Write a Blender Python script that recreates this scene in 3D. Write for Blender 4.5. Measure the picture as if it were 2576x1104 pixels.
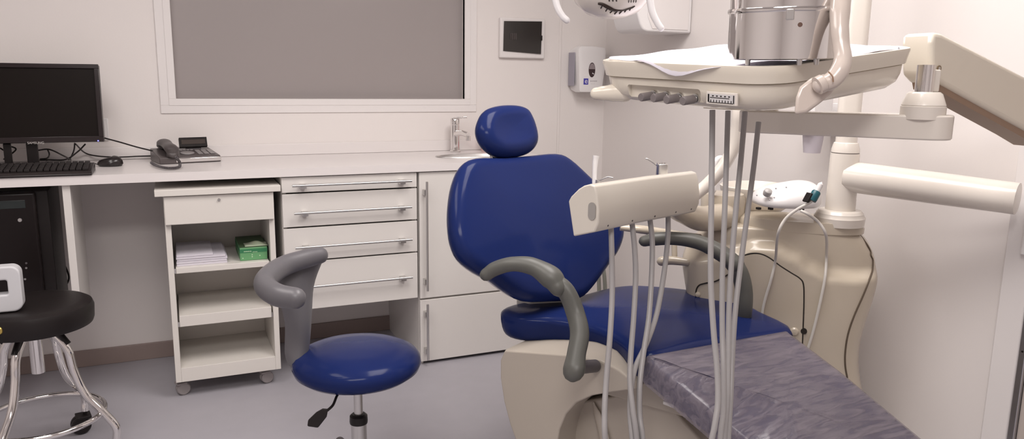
import bpy, bmesh, math, random
from mathutils import Vector, Matrix
from mathutils.bvhtree import BVHTree
random.seed(7)
for o in list(bpy.data.objects): bpy.data.objects.remove(o)
scene = bpy.context.scene
col = scene.collection
V = Vector
# ------------------------------------------------------------------ camera
W, HH = 2576, 1104
F = 1919.35
CAMH = 1.2
down = V((1149-1288, 10900-552, F)).normalized()
ryy = 552-(down.x*(5660-1288)+down.z*F)/down.y
WX = V((5660-1288, ryy-552, F)).normalized()
WZ = -down
WY = WZ.cross(WX)
if WY.z < 0: WY = -WY
def c2w(v): return V((WX.dot(v), WY.dot(v), WZ.dot(v)))
cam_d = bpy.data.cameras.new('camera'); cam = bpy.data.objects.new('camera', cam_d); col.objects.link(cam)
ax, ay, az = c2w(V((1,0,0))), c2w(V((0,-1,0))), c2w(V((0,0,-1)))
cam.matrix_world = Matrix(((ax.x,ay.x,az.x,0),(ax.y,ay.y,az.y,0),(ax.z,ay.z,az.z,CAMH),(0,0,0,1)))
cam_d.sensor_width = 36; cam_d.lens = 36*F/W; cam_d.clip_start = .02
scene.camera = cam
CP = V((0,0,CAMH))
# ------------------------------------------------------------------ world, exposure, lights
scene.view_settings.view_transform = 'Standard'; scene.view_settings.look = 'None'
scene.view_settings.gamma = 1; scene.view_settings.use_curve_mapping = False
scene.view_settings.exposure = 0.12
wd = bpy.data.worlds.new('world'); scene.world = wd; wd.use_nodes = True
wd.node_tree.nodes['Background'].inputs[0].default_value = (1.0,.90,.84,1)
wd.node_tree.nodes['Background'].inputs[1].default_value = 0.04
LAMPS = [(1.10, 1.60, 2.28, .70, 1.20, 24), (-.45, 1.70, 2.28, .60, 1.20, 11), (-.10, .0, 2.28, 1.2, .6, 26)]   # x,y,z,sx,sy,power
def area(name, loc, sx, sy, power, color=(1.0,.955,.935)):
    l = bpy.data.lights.new(name, 'AREA'); l.shape = 'RECTANGLE'; l.size = sx; l.size_y = sy; l.energy = power; l.color = color
    o = bpy.data.objects.new(name, l); o.location = loc; col.objects.link(o); return o
for i, L in enumerate(LAMPS): area('ceiling_lamp_light', (L[0], L[1], L[2]-.02), L[3], L[4], L[5])
# ------------------------------------------------------------------ helpers
def ray(px, py): return c2w(V((px-1288, py-552, F))/F)
def at(px, py, d=None, X=None, Y=None, Z=None):
    r = ray(px, py)
    if X is not None: t = X/r.x
    elif Y is not None: t = Y/r.y
    elif Z is not None: t = (Z-CAMH)/r.z
    else: t = d
    return CP + r*t
def on_plane(px, py, o, n):
    r = ray(px, py); return CP + r*((V(o)-CP).dot(n)/r.dot(n))
def hit(px, py, bvh, off=0.0, dflt=2.3):
    r = ray(px, py); loc, nrm, i, dd = bvh.ray_cast(CP, r.normalized())
    if loc is None: return at(px, py, d=dflt)
    if nrm.dot(r) > 0: nrm = -nrm
    return loc + nrm*off
def catmull(pts, n=8, closed=False):
    pts = [V(p) for p in pts]; out = []; m = len(pts)
    rng = range(m) if closed else range(m-1)
    for i in rng:
        p0 = pts[(i-1) % m] if (closed or i > 0) else pts[0]*2-pts[1]
        p1 = pts[i]; p2 = pts[(i+1) % m]
        p3 = pts[(i+2) % m] if (closed or i < m-2) else pts[-1]*2-pts[-2]
        for k in range(n):
            t = k/n
            out.append(.5*((2*p1)+(p2-p0)*t+(2*p0-5*p1+4*p2-p3)*t*t+(3*p1-p0-3*p2+p3)*t**3))
    if not closed: out.append(pts[-1].copy())
    return out
def lerp_list(vals, n):
    out = []
    for i in range(len(vals)-1):
        for k in range(n):
            t = k/n; t = t*t*(3-2*t); out.append(vals[i]*(1-t)+vals[i+1]*t)
    out.append(vals[-1]); return out
class M:
    def __init__(s): s.bm = bmesh.new()
    def quad_box(s, c):
        v = [s.bm.verts.new(p) for p in c]
        for f in ((0,1,2,3),(4,7,6,5),(0,4,5,1),(1,5,6,2),(2,6,7,3),(3,7,4,0)): s.bm.faces.new([v[i] for i in f])
        return s
    def box(s, a, b):
        x0,y0,z0 = a; x1,y1,z1 = b
        return s.quad_box([(x0,y0,z0),(x1,y0,z0),(x1,y1,z0),(x0,y1,z0),(x0,y0,z1),(x1,y0,z1),(x1,y1,z1),(x0,y1,z1)])
    def obox(s, c, A, B, C_):
        c, A, B, C_ = V(c), V(A), V(B), V(C_)
        return s.quad_box([c-A-B-C_, c+A-B-C_, c+A+B-C_, c-A+B-C_, c-A-B+C_, c+A-B+C_, c+A+B+C_, c-A+B+C_])
    def loft(s, rings, cap=True, close=False):
        R = [[s.bm.verts.new(p) for p in r] for r in rings]; n = len(R[0])
        m = len(R)
        for i in range(m if close else m-1):
            a, b = R[i], R[(i+1) % m]
            for k in range(n): s.bm.faces.new([a[k], a[(k+1)%n], b[(k+1)%n], b[k]])
        if cap and not close:
            s.bm.faces.new(R[0][::-1]); s.bm.faces.new(R[-1])
        return s
    def tube(s, pts, r, seg=14, smooth=8, closed=False, flat=1.0, up=None, roundends=False):
        if not isinstance(r, (list, tuple)): r = [r]*len(pts)
        if smooth > 1:
            P = catmull(pts, smooth, closed)
            R = lerp_list(list(r)+([r[0]] if closed else []), smooth)
            if closed: R = R[:-1]
        else: P = [V(p) for p in pts]; R = list(r)
        if roundends and not closed:
            t0 = (P[0]-P[1]).normalized(); t1 = (P[-1]-P[-2]).normalized(); p0, p1, r0, r1 = P[0], P[-1], R[0], R[-1]
            P = [p0+t0*r0*.95, p0+t0*r0*.72, p0+t0*r0*.38]+P+[p1+t1*r1*.38, p1+t1*r1*.72, p1+t1*r1*.95]
            R = [r0*.25, r0*.68, r0*.92]+R+[r1*.92, r1*.68, r1*.25]
        rings = []; n = len(P); nrm = None
        for i in range(n):
            if closed: t = (P[(i+1)%n]-P[i-1]).normalized()
            else: t = (P[min(i+1,n-1)]-P[max(i-1,0)]).normalized()
            if nrm is None:
                u = V(up) if up is not None else (V((0,0,1)) if abs(t.z) < .9 else V((1,0,0)))
                nrm = (u-t*u.dot(t)).normalized()
            else:
                if up is not None: nrm = V(up)
                nrm = (nrm-t*nrm.dot(t)).normalized()
            b = t.cross(nrm)
            rings.append([P[i]+(nrm*math.cos(2*math.pi*k/seg)*flat+b*math.sin(2*math.pi*k/seg))*R[i] for k in range(seg)])
        return s.loft(rings, close=closed)
    def cyl(s, a, b, r, r2=None, seg=24):
        return s.tube([a, b], [r, r if r2 is None else r2], seg=seg, smooth=1)
    def lathe(s, o, prof, axis=(0,0,1), seg=40):
        o = V(o); axis = V(axis).normalized()
        u = axis.orthogonal().normalized(); w = axis.cross(u)
        return s.loft([[o+axis*h+(u*math.cos(2*math.pi*k/seg)+w*math.sin(2*math.pi*k/seg))*max(r,1e-4) for k in range(seg)] for r, h in prof])
    def prism(s, pts, vec):
        vec = V(vec); return s.loft([[V(p) for p in pts], [V(p)+vec for p in pts]])
    def sheet(s, grid):
        G = [[s.bm.verts.new(p) for p in r] for r in grid]
        for i in range(len(G)-1):
            for k in range(len(G[0])-1): s.bm.faces.new([G[i][k], G[i][k+1], G[i+1][k+1], G[i+1][k]])
        return s
    def cushion(s, outline, n, up, dn, edge, dome=.01, grow=0.0):
        """outline: 3D points around a pad, n: outward normal; pad from +up to -dn with rounded rim"""
        n = V(n).normalized(); P = outline
        m = len(P); c = sum((V(p) for p in P), V())/m
        tang = [(P[(i+1)%m]-P[i-1]).normalized() for i in range(m)]
        inn = [n.cross(t) for t in tang]
        sg = 1 if sum(inn[i].dot(c-P[i]) for i in range(m)) > 0 else -1
        inn = [v*sg for v in inn]
        P = [P[i]-inn[i]*grow for i in range(m)]
        rings = []
        def ring(ins, h): return [P[i]+inn[i]*ins+n*h for i in range(m)]
        for k in range(7):
            a = math.pi/2*k/6; rings.append(ring(edge*(1-math.sin(a)) , -dn+dn*(1-math.cos(a)) if False else -dn+ (dn)*(1-math.cos(a))))
        top = []
        for k in range(1, 7):
            a = math.pi/2*k/6; top.append(ring(edge*(1-math.cos(a)), up*math.sin(a)))
        base = top[-1]
        rings = [[p+(c-n*dn-p)*.5 for p in rings[0]]]+rings+top
        cc = c+n*up
        for f in (.12, .3, .5, .7, .88, .97):
            rings.append([p+(cc-p)*f+n*dome*math.sin(f*math.pi/2) for p in base])
        return s.loft(rings)
mats = {}; OR = {}
def mat(name, rgb, rough=.5, metal=0.0, bump=0.0, bscale=40, var=0.0, spec=.5, coat=0.0, emit=0.0, trans=0.0, alpha=1.0, sss=0.0, vscale=6):
    if name in mats: return mats[name]
    m = bpy.data.materials.new(name); m.use_nodes = True; nt = m.node_tree; b = nt.nodes['Principled BSDF']
    b.inputs['Base Color'].default_value = (*rgb, 1); b.inputs['Roughness'].default_value = rough
    b.inputs['Metallic'].default_value = metal; b.inputs['Specular IOR Level'].default_value = spec
    b.inputs['Coat Weight'].default_value = coat; b.inputs['Coat Roughness'].default_value = .12
    b.inputs['Transmission Weight'].default_value = trans; b.inputs['Alpha'].default_value = alpha
    if emit: b.inputs['Emission Color'].default_value = (*rgb, 1); b.inputs['Emission Strength'].default_value = emit
    tc = nt.nodes.new('ShaderNodeTexCoord')
    if var:
        nz = nt.nodes.new('ShaderNodeTexNoise'); nz.inputs['Scale'].default_value = vscale; nz.inputs['Detail'].default_value = 5
        mx = nt.nodes.new('ShaderNodeMix'); mx.data_type = 'RGBA'
        mx.inputs[6].default_value = (*[c*(1-var) for c in rgb], 1); mx.inputs[7].default_value = (*[min(1,c*(1+var)) for c in rgb], 1)
        nt.links.new(tc.outputs['Object'], nz.inputs['Vector']); nt.links.new(nz.outputs['Fac'], mx.inputs[0]); nt.links.new(mx.outputs[2], b.inputs['Base Color'])
    if bump:
        nb = nt.nodes.new('ShaderNodeTexNoise'); nb.inputs['Scale'].default_value = bscale; nb.inputs['Detail'].default_value = 4
        bp = nt.nodes.new('ShaderNodeBump'); bp.inputs['Strength'].default_value = bump; bp.inputs['Distance'].default_value = .002
        nt.links.new(tc.outputs['Object'], nb.inputs['Vector']); nt.links.new(nb.outputs['Fac'], bp.inputs['Height']); nt.links.new(bp.outputs['Normal'], b.inputs['Normal'])
    mats[name] = m; return m
def obj(name, mb, material, parent=None, bevel=0.0, seg=3, sub=0, ang=35, label=None, solid=0):
    bm = mb.bm; bmesh.ops.recalc_face_normals(bm, faces=bm.faces)
    me = bpy.data.meshes.new(name); 
    if parent is not None: org = V(OR.get(parent.name, (0,0,0)))
    else:
        xs = [v.co for v in bm.verts]
        org = V(((min(v.x for v in xs)+max(v.x for v in xs))/2, (min(v.y for v in xs)+max(v.y for v in xs))/2, min(v.z for v in xs)))
    bmesh.ops.translate(bm, verts=bm.verts, vec=-org)
    bm.to_mesh(me); bm.free()
    me.shade_smooth(); me.set_sharp_from_angle(angle=math.radians(ang))
    o = bpy.data.objects.new(name, me); col.objects.link(o); me.materials.append(material)
    if solid:
        md = o.modifiers.new('s', 'SOLIDIFY'); md.thickness = solid; md.offset = 0
    if bevel:
        md = o.modifiers.new('b', 'BEVEL'); md.width = bevel; md.segments = seg; md.limit_method = 'ANGLE'; md.angle_limit = math.radians(40); md.harden_normals = False
    if sub:
        md = o.modifiers.new('u', 'SUBSURF'); md.levels = sub; md.render_levels = sub
    if parent is not None:
        o.parent = parent; OR[o.name] = tuple(org)
    else: o.location = org; OR[o.name] = tuple(org)
    if label: o['label'] = label
    return o
def thing(name, label, cat, loc, group=None):
    o = bpy.data.objects.new(name, None); col.objects.link(o); o.location = loc; o.empty_display_size = .05
    o['label'] = label; o['category'] = cat; OR[o.name] = tuple(loc)
    if group: o['group'] = group
    return o
def tag(o, label, cat, group=None, kind=None):
    o['label'] = label; o['category'] = cat
    if group: o['group'] = group
    if kind: o['kind'] = kind
    return o
def struct(name, mb, material, parent=None, **k):
    o = obj(name, mb, material, parent, **k)
    if parent is None: o['kind'] = 'structure'
    return o
def text(body, size, o, right, up, mat_, name, parent, depth=.0004):
    cu = bpy.data.curves.new('t', 'FONT'); cu.body = body; cu.size = size; cu.extrude = depth; cu.align_x = 'CENTER'; cu.align_y = 'CENTER'
    to = bpy.data.objects.new('t', cu); col.objects.link(to)
    dg = bpy.context.evaluated_depsgraph_get(); me = bpy.data.meshes.new_from_object(to.evaluated_get(dg))
    bpy.data.objects.remove(to)
    right = V(right).normalized(); up = V(up); up = (up-right*up.dot(right)).normalized(); nn = right.cross(up)
    mm = Matrix(((right.x,up.x,nn.x,o[0]),(right.y,up.y,nn.y,o[1]),(right.z,up.z,nn.z,o[2]),(0,0,0,1)))
    me.transform(Matrix.Translation(-V(OR[parent.name])) @ mm)
    ob = bpy.data.objects.new(name, me); col.objects.link(ob); me.materials.clear(); me.materials.append(mat_); ob.parent = parent; OR[ob.name] = OR[parent.name]
    return ob
def rrect(c, A, B, r, n=6):
    """rounded rectangle outline, A, B half-extent vectors"""
    c, A, B = V(c), V(A), V(B); la, lb = A.length, B.length; a, b = A/la, B/lb; out = []
    for sx, sy, a0 in ((1,1,0),(-1,1,90),(-1,-1,180),(1,-1,270)):
        cc = c+a*sx*(la-r)+b*sy*(lb-r)
        for k in range(n+1):
            t = math.radians(a0+90*k/n); out.append(cc+a*math.cos(t)*r+b*math.sin(t)*r)
    return out
# ------------------------------------------------------------------ materials
WALL = mat('wall_paint', (.80,.755,.735), .55, bump=.08, bscale=120, var=.015, vscale=2)
CEIL = mat('ceiling_paint', (.85,.82,.80), .8)
FLOOR = mat('vinyl_floor', (.40,.385,.42), .45, bump=.05, bscale=200, var=.05, vscale=14)
SKIRT = mat('skirting', (.30,.235,.215), .45, var=.10, vscale=5)
WHITE = mat('white_laminate', (.74,.71,.68), .38, var=.01)
COUNTER = mat('counter_laminate', (.78,.74,.73), .28, var=.01)
CREAMW = mat('trolley_laminate', (.75,.715,.67), .42, var=.01)
FRAME = mat('frame_paint', (.80,.765,.755), .45)
DARKGAP = mat('dark_gap', (.02,.015,.012), .8)
PANE = mat("frosted_grey_glass", (.34,.305,.30), .30, var=.02, vscale=1.2)
STEEL = mat('brushed_steel', (.62,.61,.60), .32, metal=1.0)
CHROME = mat('chrome', (.80,.78,.77), .08, metal=1.0)
BLACK = mat('black_plastic', (.013,.010,.010), .38, spec=.3)
GLOSSBLACK = mat('screen_black', (.012,.010,.010), .16)
BLACKVINYL = mat('black_vinyl', (.011,.008,.008), .42, bump=.12, bscale=90, spec=.3)
DARKGREY = mat('dark_grey_plastic', (.09,.08,.085), .42)
BLUE = mat('blue_vinyl', (.012,.022,.100), .22, bump=.04, bscale=160, spec=.12, var=.04)
mats['blue_vinyl'].node_tree.nodes['Principled BSDF'].inputs['Coat Weight'].default_value = .12
mats['blue_vinyl'].node_tree.nodes['Principled BSDF'].inputs['IOR'].default_value = 1.3
UCREAM = mat('unit_cream', (.56,.49,.395), .24, coat=.25, var=.01)
PTUBE = mat('pinkish_plastic', (.62,.54,.485), .22, coat=.25)
GREYPU = mat('grey_polyurethane', (.125,.120,.130), .38, bump=.06, bscale=150)
ARMPU = mat('armrest_polyurethane', (.10,.10,.09), .42, bump=.06, bscale=150)
CREAM = mat('cream_plastic', (.76,.70,.60), .22, coat=.25, var=.01)
CREAM2 = mat('ivory_plastic', (.78,.725,.66), .24, coat=.2)
SHELL = mat('chair_shell', (.46,.41,.35), .36)
WPLASTIC = mat('white_plastic', (.82,.80,.80), .28, coat=.2)
LILAC = mat('grey_lilac_shade', (.36,.34,.40), .4)
HOSE = mat('grey_hose', (.36,.345,.345), .36)
HOSEW = mat('white_cable', (.66,.63,.59), .4)
PAPER = mat('white_paper', (.68,.65,.715), .8, bump=.1, bscale=30)
GREENL = mat('light_green_card', (.14,.36,.16), .5)
GREEND = mat('dark_green_card', (.035,.20,.085), .5)
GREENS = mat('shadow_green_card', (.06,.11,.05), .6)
RUBBER = mat('grey_rubber', (.20,.19,.19), .55)
TEAL = mat('teal_plastic', (.012,.10,.13), .35)
PINK = mat('pink_liquid_bottle', (.75,.28,.30), .3)
BRASS = mat('brass', (.62,.46,.14), .3, metal=1.0)
DOORM = mat('door_laminate', (.50,.44,.40), .5)
ALU = mat('aluminium', (.60,.60,.63), .3, metal=1.0)
SHEET = mat('hinge_plastic', (.50,.48,.45), .5)
LOGOBLUE = mat('logo_blue', (.06,.05,.38), .4)
GREYTXT = mat('grey_print', (.42,.40,.42), .6)
LGREY = mat('light_grey_button', (.33,.31,.29), .45)
LED = mat('blue_led', (.15,.15,1.0), .4, emit=4)
DIFF = mat('lamp_diffuser', (1.0,.92,.85), .5, emit=2.0)
KNOB = mat('grey_knob', (.20,.175,.175), .42)
# ------------------------------------------------------------------ room
BY, RX, FY = 3.461, 2.06, 2.951
LX, NY, CZ = -2.1, -1.9, 2.35
struct('floor', M().box((LX-.1,NY-.1,-.08),(RX+.1,BY+.1,0)), FLOOR)
struct('ceiling', M().box((LX-.1,NY-.1,CZ),(RX+.1,BY+.1,CZ+.08)), CEIL)
wx0, wx1 = at(435,120,Y=BY).x, at(1168,120,Y=BY).x
wz0 = at(800,248.5,Y=BY).z; wz1 = 2.05
wx0 = at(443,248,Y=BY).x; wx1 = at(1168,245,Y=BY).x
m = M()
m.box((LX-.1,BY,0),(wx0,BY+.12,CZ)); m.box((wx1,BY,0),(RX+.1,BY+.12,CZ)); m.box((wx0,BY,0),(wx1,BY+.12,wz0)); m.box((wx0,BY,wz1),(wx1,BY+.12,CZ))
struct('wall_back', m, WALL)
struct('wall_right', M().box((RX,NY-.1,0),(RX+.12,BY,CZ)), WALL)
struct('wall_left', M().box((LX-.12,NY-.1,0),(LX,BY,CZ)), WALL)
struct('wall_front', M().box((LX,NY-.12,0),(RX,NY,CZ)), WALL)
struct('baseboard_back', M().box((LX,BY-.012,0),(.95,BY-.0005,.070)), SKIRT, bevel=.002)
# window: grey pane with stepped frame
wn = struct('window_1', M().box((wx0-.002,BY+.03,wz0-.002),(wx1+.002,BY+.036,wz1+.002)), PANE)
def ringframe(x0,x1,z0,z1,t,y0,y1):
    m = M(); m.box((x0-t,y0,z0-t),(x1+t,y1,z0)); m.box((x0-t,y0,z1),(x1+t,y1,z1+t)); m.box((x0-t,y0,z0),(x0,y1,z1)); m.box((x1,y0,z0),(x1+t,y1,z1)); return m
obj('window_frame', ringframe(wx0,wx1,wz0,wz1,.028,BY-.0078,BY+.02), FRAME, wn, bevel=.0012)
struct('trim_1', ringframe(wx0-.0270,wx1+.0270,wz0-.0270,wz1+.0270,.033,BY-.0058,BY-.0005), FRAME, bevel=.0012)
# wall seam strip beside the worktop end
sx = at(1405,300,Y=BY-.004).x
struct('trim_2', M().box((sx-.006,BY-.004,.0),(sx+.006,BY-.0005,CZ)), WALL, bevel=.0015)
# door in the right wall, at the frame's edge
dY = at(2502,900,X=RX).y
struct('trim_3', M().box((RX-.018,dY-.072,0),(RX-.0005,dY,2.1)), FRAME, bevel=.004)
dr = struct('door_1', M().box((RX-.010,dY-.95,.005),(RX-.0008,dY-.092,2.08)), DOORM, bevel=.003)
obj('door_edge_strip', M().box((RX-.020,dY-.0915,.005),(RX-.001,dY-.0735,2.08)), ALU, dr, bevel=.002)
hp = M()
hp.lathe((RX-.0203,dY-.083,.50),[(.0001,-.001),(.003,-.001),(.003,.0),(.0001,.0)],axis=(-1,0,0),seg=12)
obj('screw', hp, BLACK, dr)
# ceiling lamps
for i, L in enumerate(LAMPS):
    t = thing('ceiling_light', 'white framed ceiling light panel above the '+('dental chair', 'black stool and desk', 'camera end of the room')[i], 'ceiling light', (L[0],L[1],CZ), 'ceiling light panels')
    x, y, z, sx_, sy_ = L[:5]
    m = M(); T = .03
    m.box((x-sx_/2-T,y-sy_/2-T,z+.001),(x+sx_/2+T,y-sy_/2,CZ-.0005)); m.box((x-sx_/2-T,y+sy_/2,z+.001),(x+sx_/2+T,y+sy_/2+T,CZ-.0005))
    m.box((x-sx_/2-T,y-sy_/2,z+.001),(x-sx_/2,y+sy_/2,CZ-.0005)); m.box((x+sx_/2,y-sy_/2,z+.001),(x+sx_/2+T,y+sy_/2,CZ-.0005))
    obj('frame', m, WPLASTIC, t); obj('diffuser', M().box((x-sx_/2,y-sy_/2,z+.008),(x+sx_/2,y+sy_/2,z+.016)), DIFF, t)
# ------------------------------------------------------------------ worktop with sink
CT0, CT1, CX1 = .824, .855, 1.534
wt = thing('worktop', 'long white laminate worktop along the back wall with inset steel sink', 'worktop', (0,3.2,0))
SC = V((1.25,3.18,0)); SA, SB = .185, .072
m = M(); m.box((LX+.005,2.940,CT0),(1.0,BY-.001,CT1))
N = 48; top_o, top_i, bot_o, bot_i = [], [], [], []
X0, X1, Y0, Y1 = 1.0, CX1, 2.940, BY-.001
for k in range(N):
    a = 2*math.pi*(k+.5)/N; c, s_ = math.cos(a), math.sin(a)
    t = min((X1-SC.x)/c if c > 0 else (X0-SC.x)/c, (Y1-SC.y)/s_ if s_ > 0 else (Y0-SC.y)/s_)
    o_ = (SC.x+c*t, SC.y+s_*t); i_ = (SC.x+SA*c, SC.y+SB*s_)
    top_o.append((*o_,CT1)); top_i.append((*i_,CT1)); bot_o.append((*o_,CT0)); bot_i.append((*i_,CT0))
for cx_, cy_ in ((X0,Y0),(X1,Y0),(X1,Y1),(X0,Y1)):      # true corners
    k = min(range(N), key=lambda q: (top_o[q][0]-cx_)**2+(top_o[q][1]-cy_)**2)
    top_o[k] = (cx_,cy_,CT1); bot_o[k] = (cx_,cy_,CT0)
m.loft([top_i, top_o, bot_o, bot_i], close=True)
obj('counter_slab', m, COUNTER, wt)
obj('upstand', M().box((LX+.005,BY-.014,CT1+.0005),(CX1,BY-.001,.905)), COUNTER, wt, bevel=.002)
m = M(); 
def ell(a, b, z): return [(SC.x+a*math.cos(2*math.pi*k/48), SC.y+b*math.sin(2*math.pi*k/48), z) for k in range(48)]
m.loft([ell(SA+.014,SB+.012,CT1+.0006), ell(SA+.012,SB+.010,CT1+.004), ell(SA-.004,SB-.004,CT1+.003), ell(SA-.012,SB-.012,CT1-.012), ell(SA-.03,SB-.03,CT1-.11), ell(.02,.02,CT1-.13), ell(.018,.018,CT1-.135), ell(SA-.026,SB-.026,CT1-.115), ell(SA-.006,SB-.006,CT1-.012), ell(SA-.001,SB-.001,CT1-.001)], close=True)
obj('sink_basin', m, STEEL, wt, label='oval stainless steel sink basin')
# faucet
fp = V((1.215,3.385,CT1+.0008))
fc = thing('faucet', 'chrome single-lever mixer tap behind the oval sink', 'tap', fp)
m = M(); m.lathe(fp, [(.026,0),(.026,.004),(.021,.008),(.0205,.125),(.0001,.125)], seg=32)
obj('body', m, CHROME, fc)
m = M(); m.tube([fp+V((0,-.012,.085)), fp+V((.010,-.06,.092)), fp+V((.022,-.115,.086))], [.014,.0135,.013], seg=20, roundends=False)
m.lathe(fp+V((.022,-.112,.082)), [(.0001,0),(.011,0),(.012,-.022),(.0001,-.022)], seg=20)
obj('spout', m, CHROME, fc)
m = M(); m.lathe(fp+V((0,0,.127)), [(.0001,0),(.021,0),(.022,.022),(.018,.030),(.0001,.031)], seg=28)
m.obox(fp+V((.018,-.02,.160)), (.030,-.012,.002), (.005,.012,0), (0,0,.004))
obj('lever', m, CHROME, fc, bevel=.0015)
# ------------------------------------------------------------------ drawer cabinet
dx0, dx1 = .366, .896
dc = thing('drawer_cabinet', 'white four-drawer cabinet hanging under the worktop, long steel bar handles', 'cabinet', (.63,3.2,.29))
zs = [CT0-.004, at(880,(488.9+474.4)/2,Y=FY).z, at(880,566,Y=FY).z, at(880,649.5,Y=FY).z, .291]
m = M(); zb = zs[-1]
m.box((dx0,FY+.019,zb),(dx0+.018,BY-.015,CT0-.0008)); m.box((dx1-.018,FY+.019,zb),(dx1,BY-.015,CT0-.0008))
m.box((dx0+.018,FY+.019,zb),(dx1-.018,BY-.015,zb+.018)); m.box((dx0+.018,BY-.03,zb+.018),(dx1-.018,BY-.015,CT0-.0008)); m.box((dx0+.018,FY+.019,CT0-.02),(dx1-.018,FY+.1,CT0-.0008))
obj('body', m, WHITE, dc)
hpx = [(735,1036,468.5,455), (740,1036,537,521.5), (743,1037,624,603), (745,1038,722,701)]
for i in range(4):
    z1, z0 = zs[i], zs[i+1]+.006
    d = obj('drawer', M().box((dx0+.001,FY,z0),(dx1-.001,FY+.0185,z1)), WHITE, dc, bevel=.0015)
    a = at(hpx[i][0],hpx[i][2],Y=FY-.03); b = at(hpx[i][1],hpx[i][3],Y=FY-.03); z = (a.z+b.z)/2
    m = M(); m.cyl((a.x,FY-.03,z),(b.x,FY-.03,z),.0052,seg=16)
    for xx in (a.x+.042, b.x-.036): m.box((xx-.011,FY-.028,z-.013),(xx+.011,FY-.0002,z+.004))
    obj('handle', m, STEEL, d)
# ------------------------------------------------------------------ sink cabinet
sc = thing('sink_cabinet', 'white floor-standing sink cabinet with tall upper door and lower door, right of the drawers', 'cabinet', (1.2,3.2,0))
sx0, sx1 = .904, CX1
m = M(); m.box((sx0,FY+.019,.0),(sx0+.018,BY-.001,CT0-.0008)); m.box((sx1-.018,FY+.019,0),(sx1,BY-.001,CT0-.0008))
m.box((sx0+.018,FY+.019,.06),(sx1-.018,BY-.02,.078)); m.box((sx0+.018,FY+.019,.276),(sx1-.018,BY-.02,.292)); m.box((sx0+.018,BY-.02,.0),(sx1-.018,BY-.001,CT0-.15))
obj('body', m, WHITE, sc)
obj('plinth', M().box((sx0+.0182,FY+.055,0),(sx1-.0182,FY+.070,.0595)), DARKGAP, sc)
for (z0, z1, hy) in ((.291,CT0-.004,(457,732)), (.014,.283,(766,906))):
    d = obj('door', M().box((sx0+.001,FY,z0),(sx1-.001,FY+.0185,z1)), WHITE, sc, bevel=.0015)
    a = at(1074,hy[0],Y=FY-.03); b = at(1077,hy[1],Y=FY-.03); x = at(1074,457,Y=FY-.03).x
    m = M(); m.cyl((x,FY-.03,b.z),(x,FY-.03,a.z),.0052,seg=16)
    for zz in (a.z-.045, b.z+.038): m.box((x-.010,FY-.028,zz-.011),(x+.004,FY-.0002,zz+.011))
    obj('handle', m, STEEL, d)
# ------------------------------------------------------------------ trolley
tr = thing('trolley', 'white wheeled trolley with open shelves and a small lockable drawer, left of the drawer cabinet', 'trolley', (.15,3.1,0))
tx0, tx1, ty0, ty1 = -.041, .337, 2.955, 3.30
def tz(px, py): return at(px, py, Y=ty0).z
m = M(); th = .020; zb0, zb1 = .066, tz(570,912)
ztop = .776
m.box((tx0,ty0,zb0),(tx0+th,ty1,ztop-.002)); m.box((tx1-th,ty0,zb0),(tx1,ty1,ztop-.002)); m.box((tx0+th,ty0,zb0),(tx1-th,ty1,zb1)); m.box((tx0+th,ty1-.012,zb1),(tx1-th,ty1,ztop-.002))
obj('carcass', m, CREAMW, tr, bevel=.0012)
b0 = at(388,488,Y=2.925); b1 = at(706,476,Y=2.925); bzt = at(388,479.5,Y=2.925).z; 
bzb = at(388,496,Y=2.925).z
obj('top_board', M().box((b0.x,2.925,bzb),(b1.x,ty1+.03,bzt)), CREAMW, tr, bevel=.002)
zt_ = bzb-.003
dzb = tz(550,557)
dwr = obj('drawer', M().box((tx0+.002,ty0-.018,dzb),(tx1-.002,ty0-.0005,zt_)), CREAMW, tr, bevel=.002)
lk = at(551,502,Y=ty0-.019)
obj('lock', M().lathe(lk, [(.0001,.006),(.004,.006),(.005,.004),(.0055,-.0005)], axis=(0,-1,0), seg=16), STEEL, dwr)
def pull_shelf(pt, pb, zextra=0):
    z1 = tz(560,pt); z0 = tz(560,pb)
    s_ = obj('shelf', M().box((tx0+th+.006,ty0+.004,z0),(tx1-th-.006,ty1-.02,z1)), CREAMW, tr, bevel=.0015)
    for xx in (tx0+th+.0005,tx1-th-.0065): obj('slide_rail', M().box((xx,ty0+.002,z0+.002),(xx+.005,ty1-.03,z0+.020)), STEEL, s_)
    return z1
zA = pull_shelf(666,680); zB = pull_shelf(785,812)
def caster(parent, p, r, mw, mfork, wide=.02, ang=0.0):
    """swivel caster: fork at p (attach point), wheel touching the floor"""
    d_ = V((math.cos(ang), math.sin(ang), 0)); sd = V((-d_.y, d_.x, 0))
    c = V((p.x, p.y, r+.0005))+d_*r*.5
    cs = M(); cs.cyl(V((p.x,p.y,p.z)), V((p.x,p.y,min(p.z-.002,2*r-.004))), r*.22, seg=12)
    cs.obox(V((p.x,p.y,2*r-.001))+d_*r*.2, d_*r*.75, sd*wide*.75, (0,0,r*.16))
    co = obj('caster', cs, mfork, parent, bevel=.0015)
    w_ = M()
    for sg in (-1, 1):
        w_.lathe(c+sd*sg*wide*.32, [(.0001,-wide*.28),(r*.86,-wide*.28),(r,-wide*.16),(r,wide*.16),(r*.86,wide*.28),(r*.3,wide*.30),(.0001,wide*.30)], axis=sd, seg=28)
    obj('wheel', w_, mw, co); return co
WG = mat('grey_wheel', (.30,.27,.27), .5)
for (px_, sg) in ((462,.1),(672,-.1)):
    p = at(px_,990 if px_<600 else 962,Z=.0); caster(tr, V((p.x-.012, ty0+.045, .0655)), .024, WG, WG, .026, .3 if px_<600 else .3)
for xx in (tx0+.04, tx1-.05): caster(tr, V((xx, ty1-.05, .0655)), .024, WG, WG, .026, 1.2)
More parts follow.
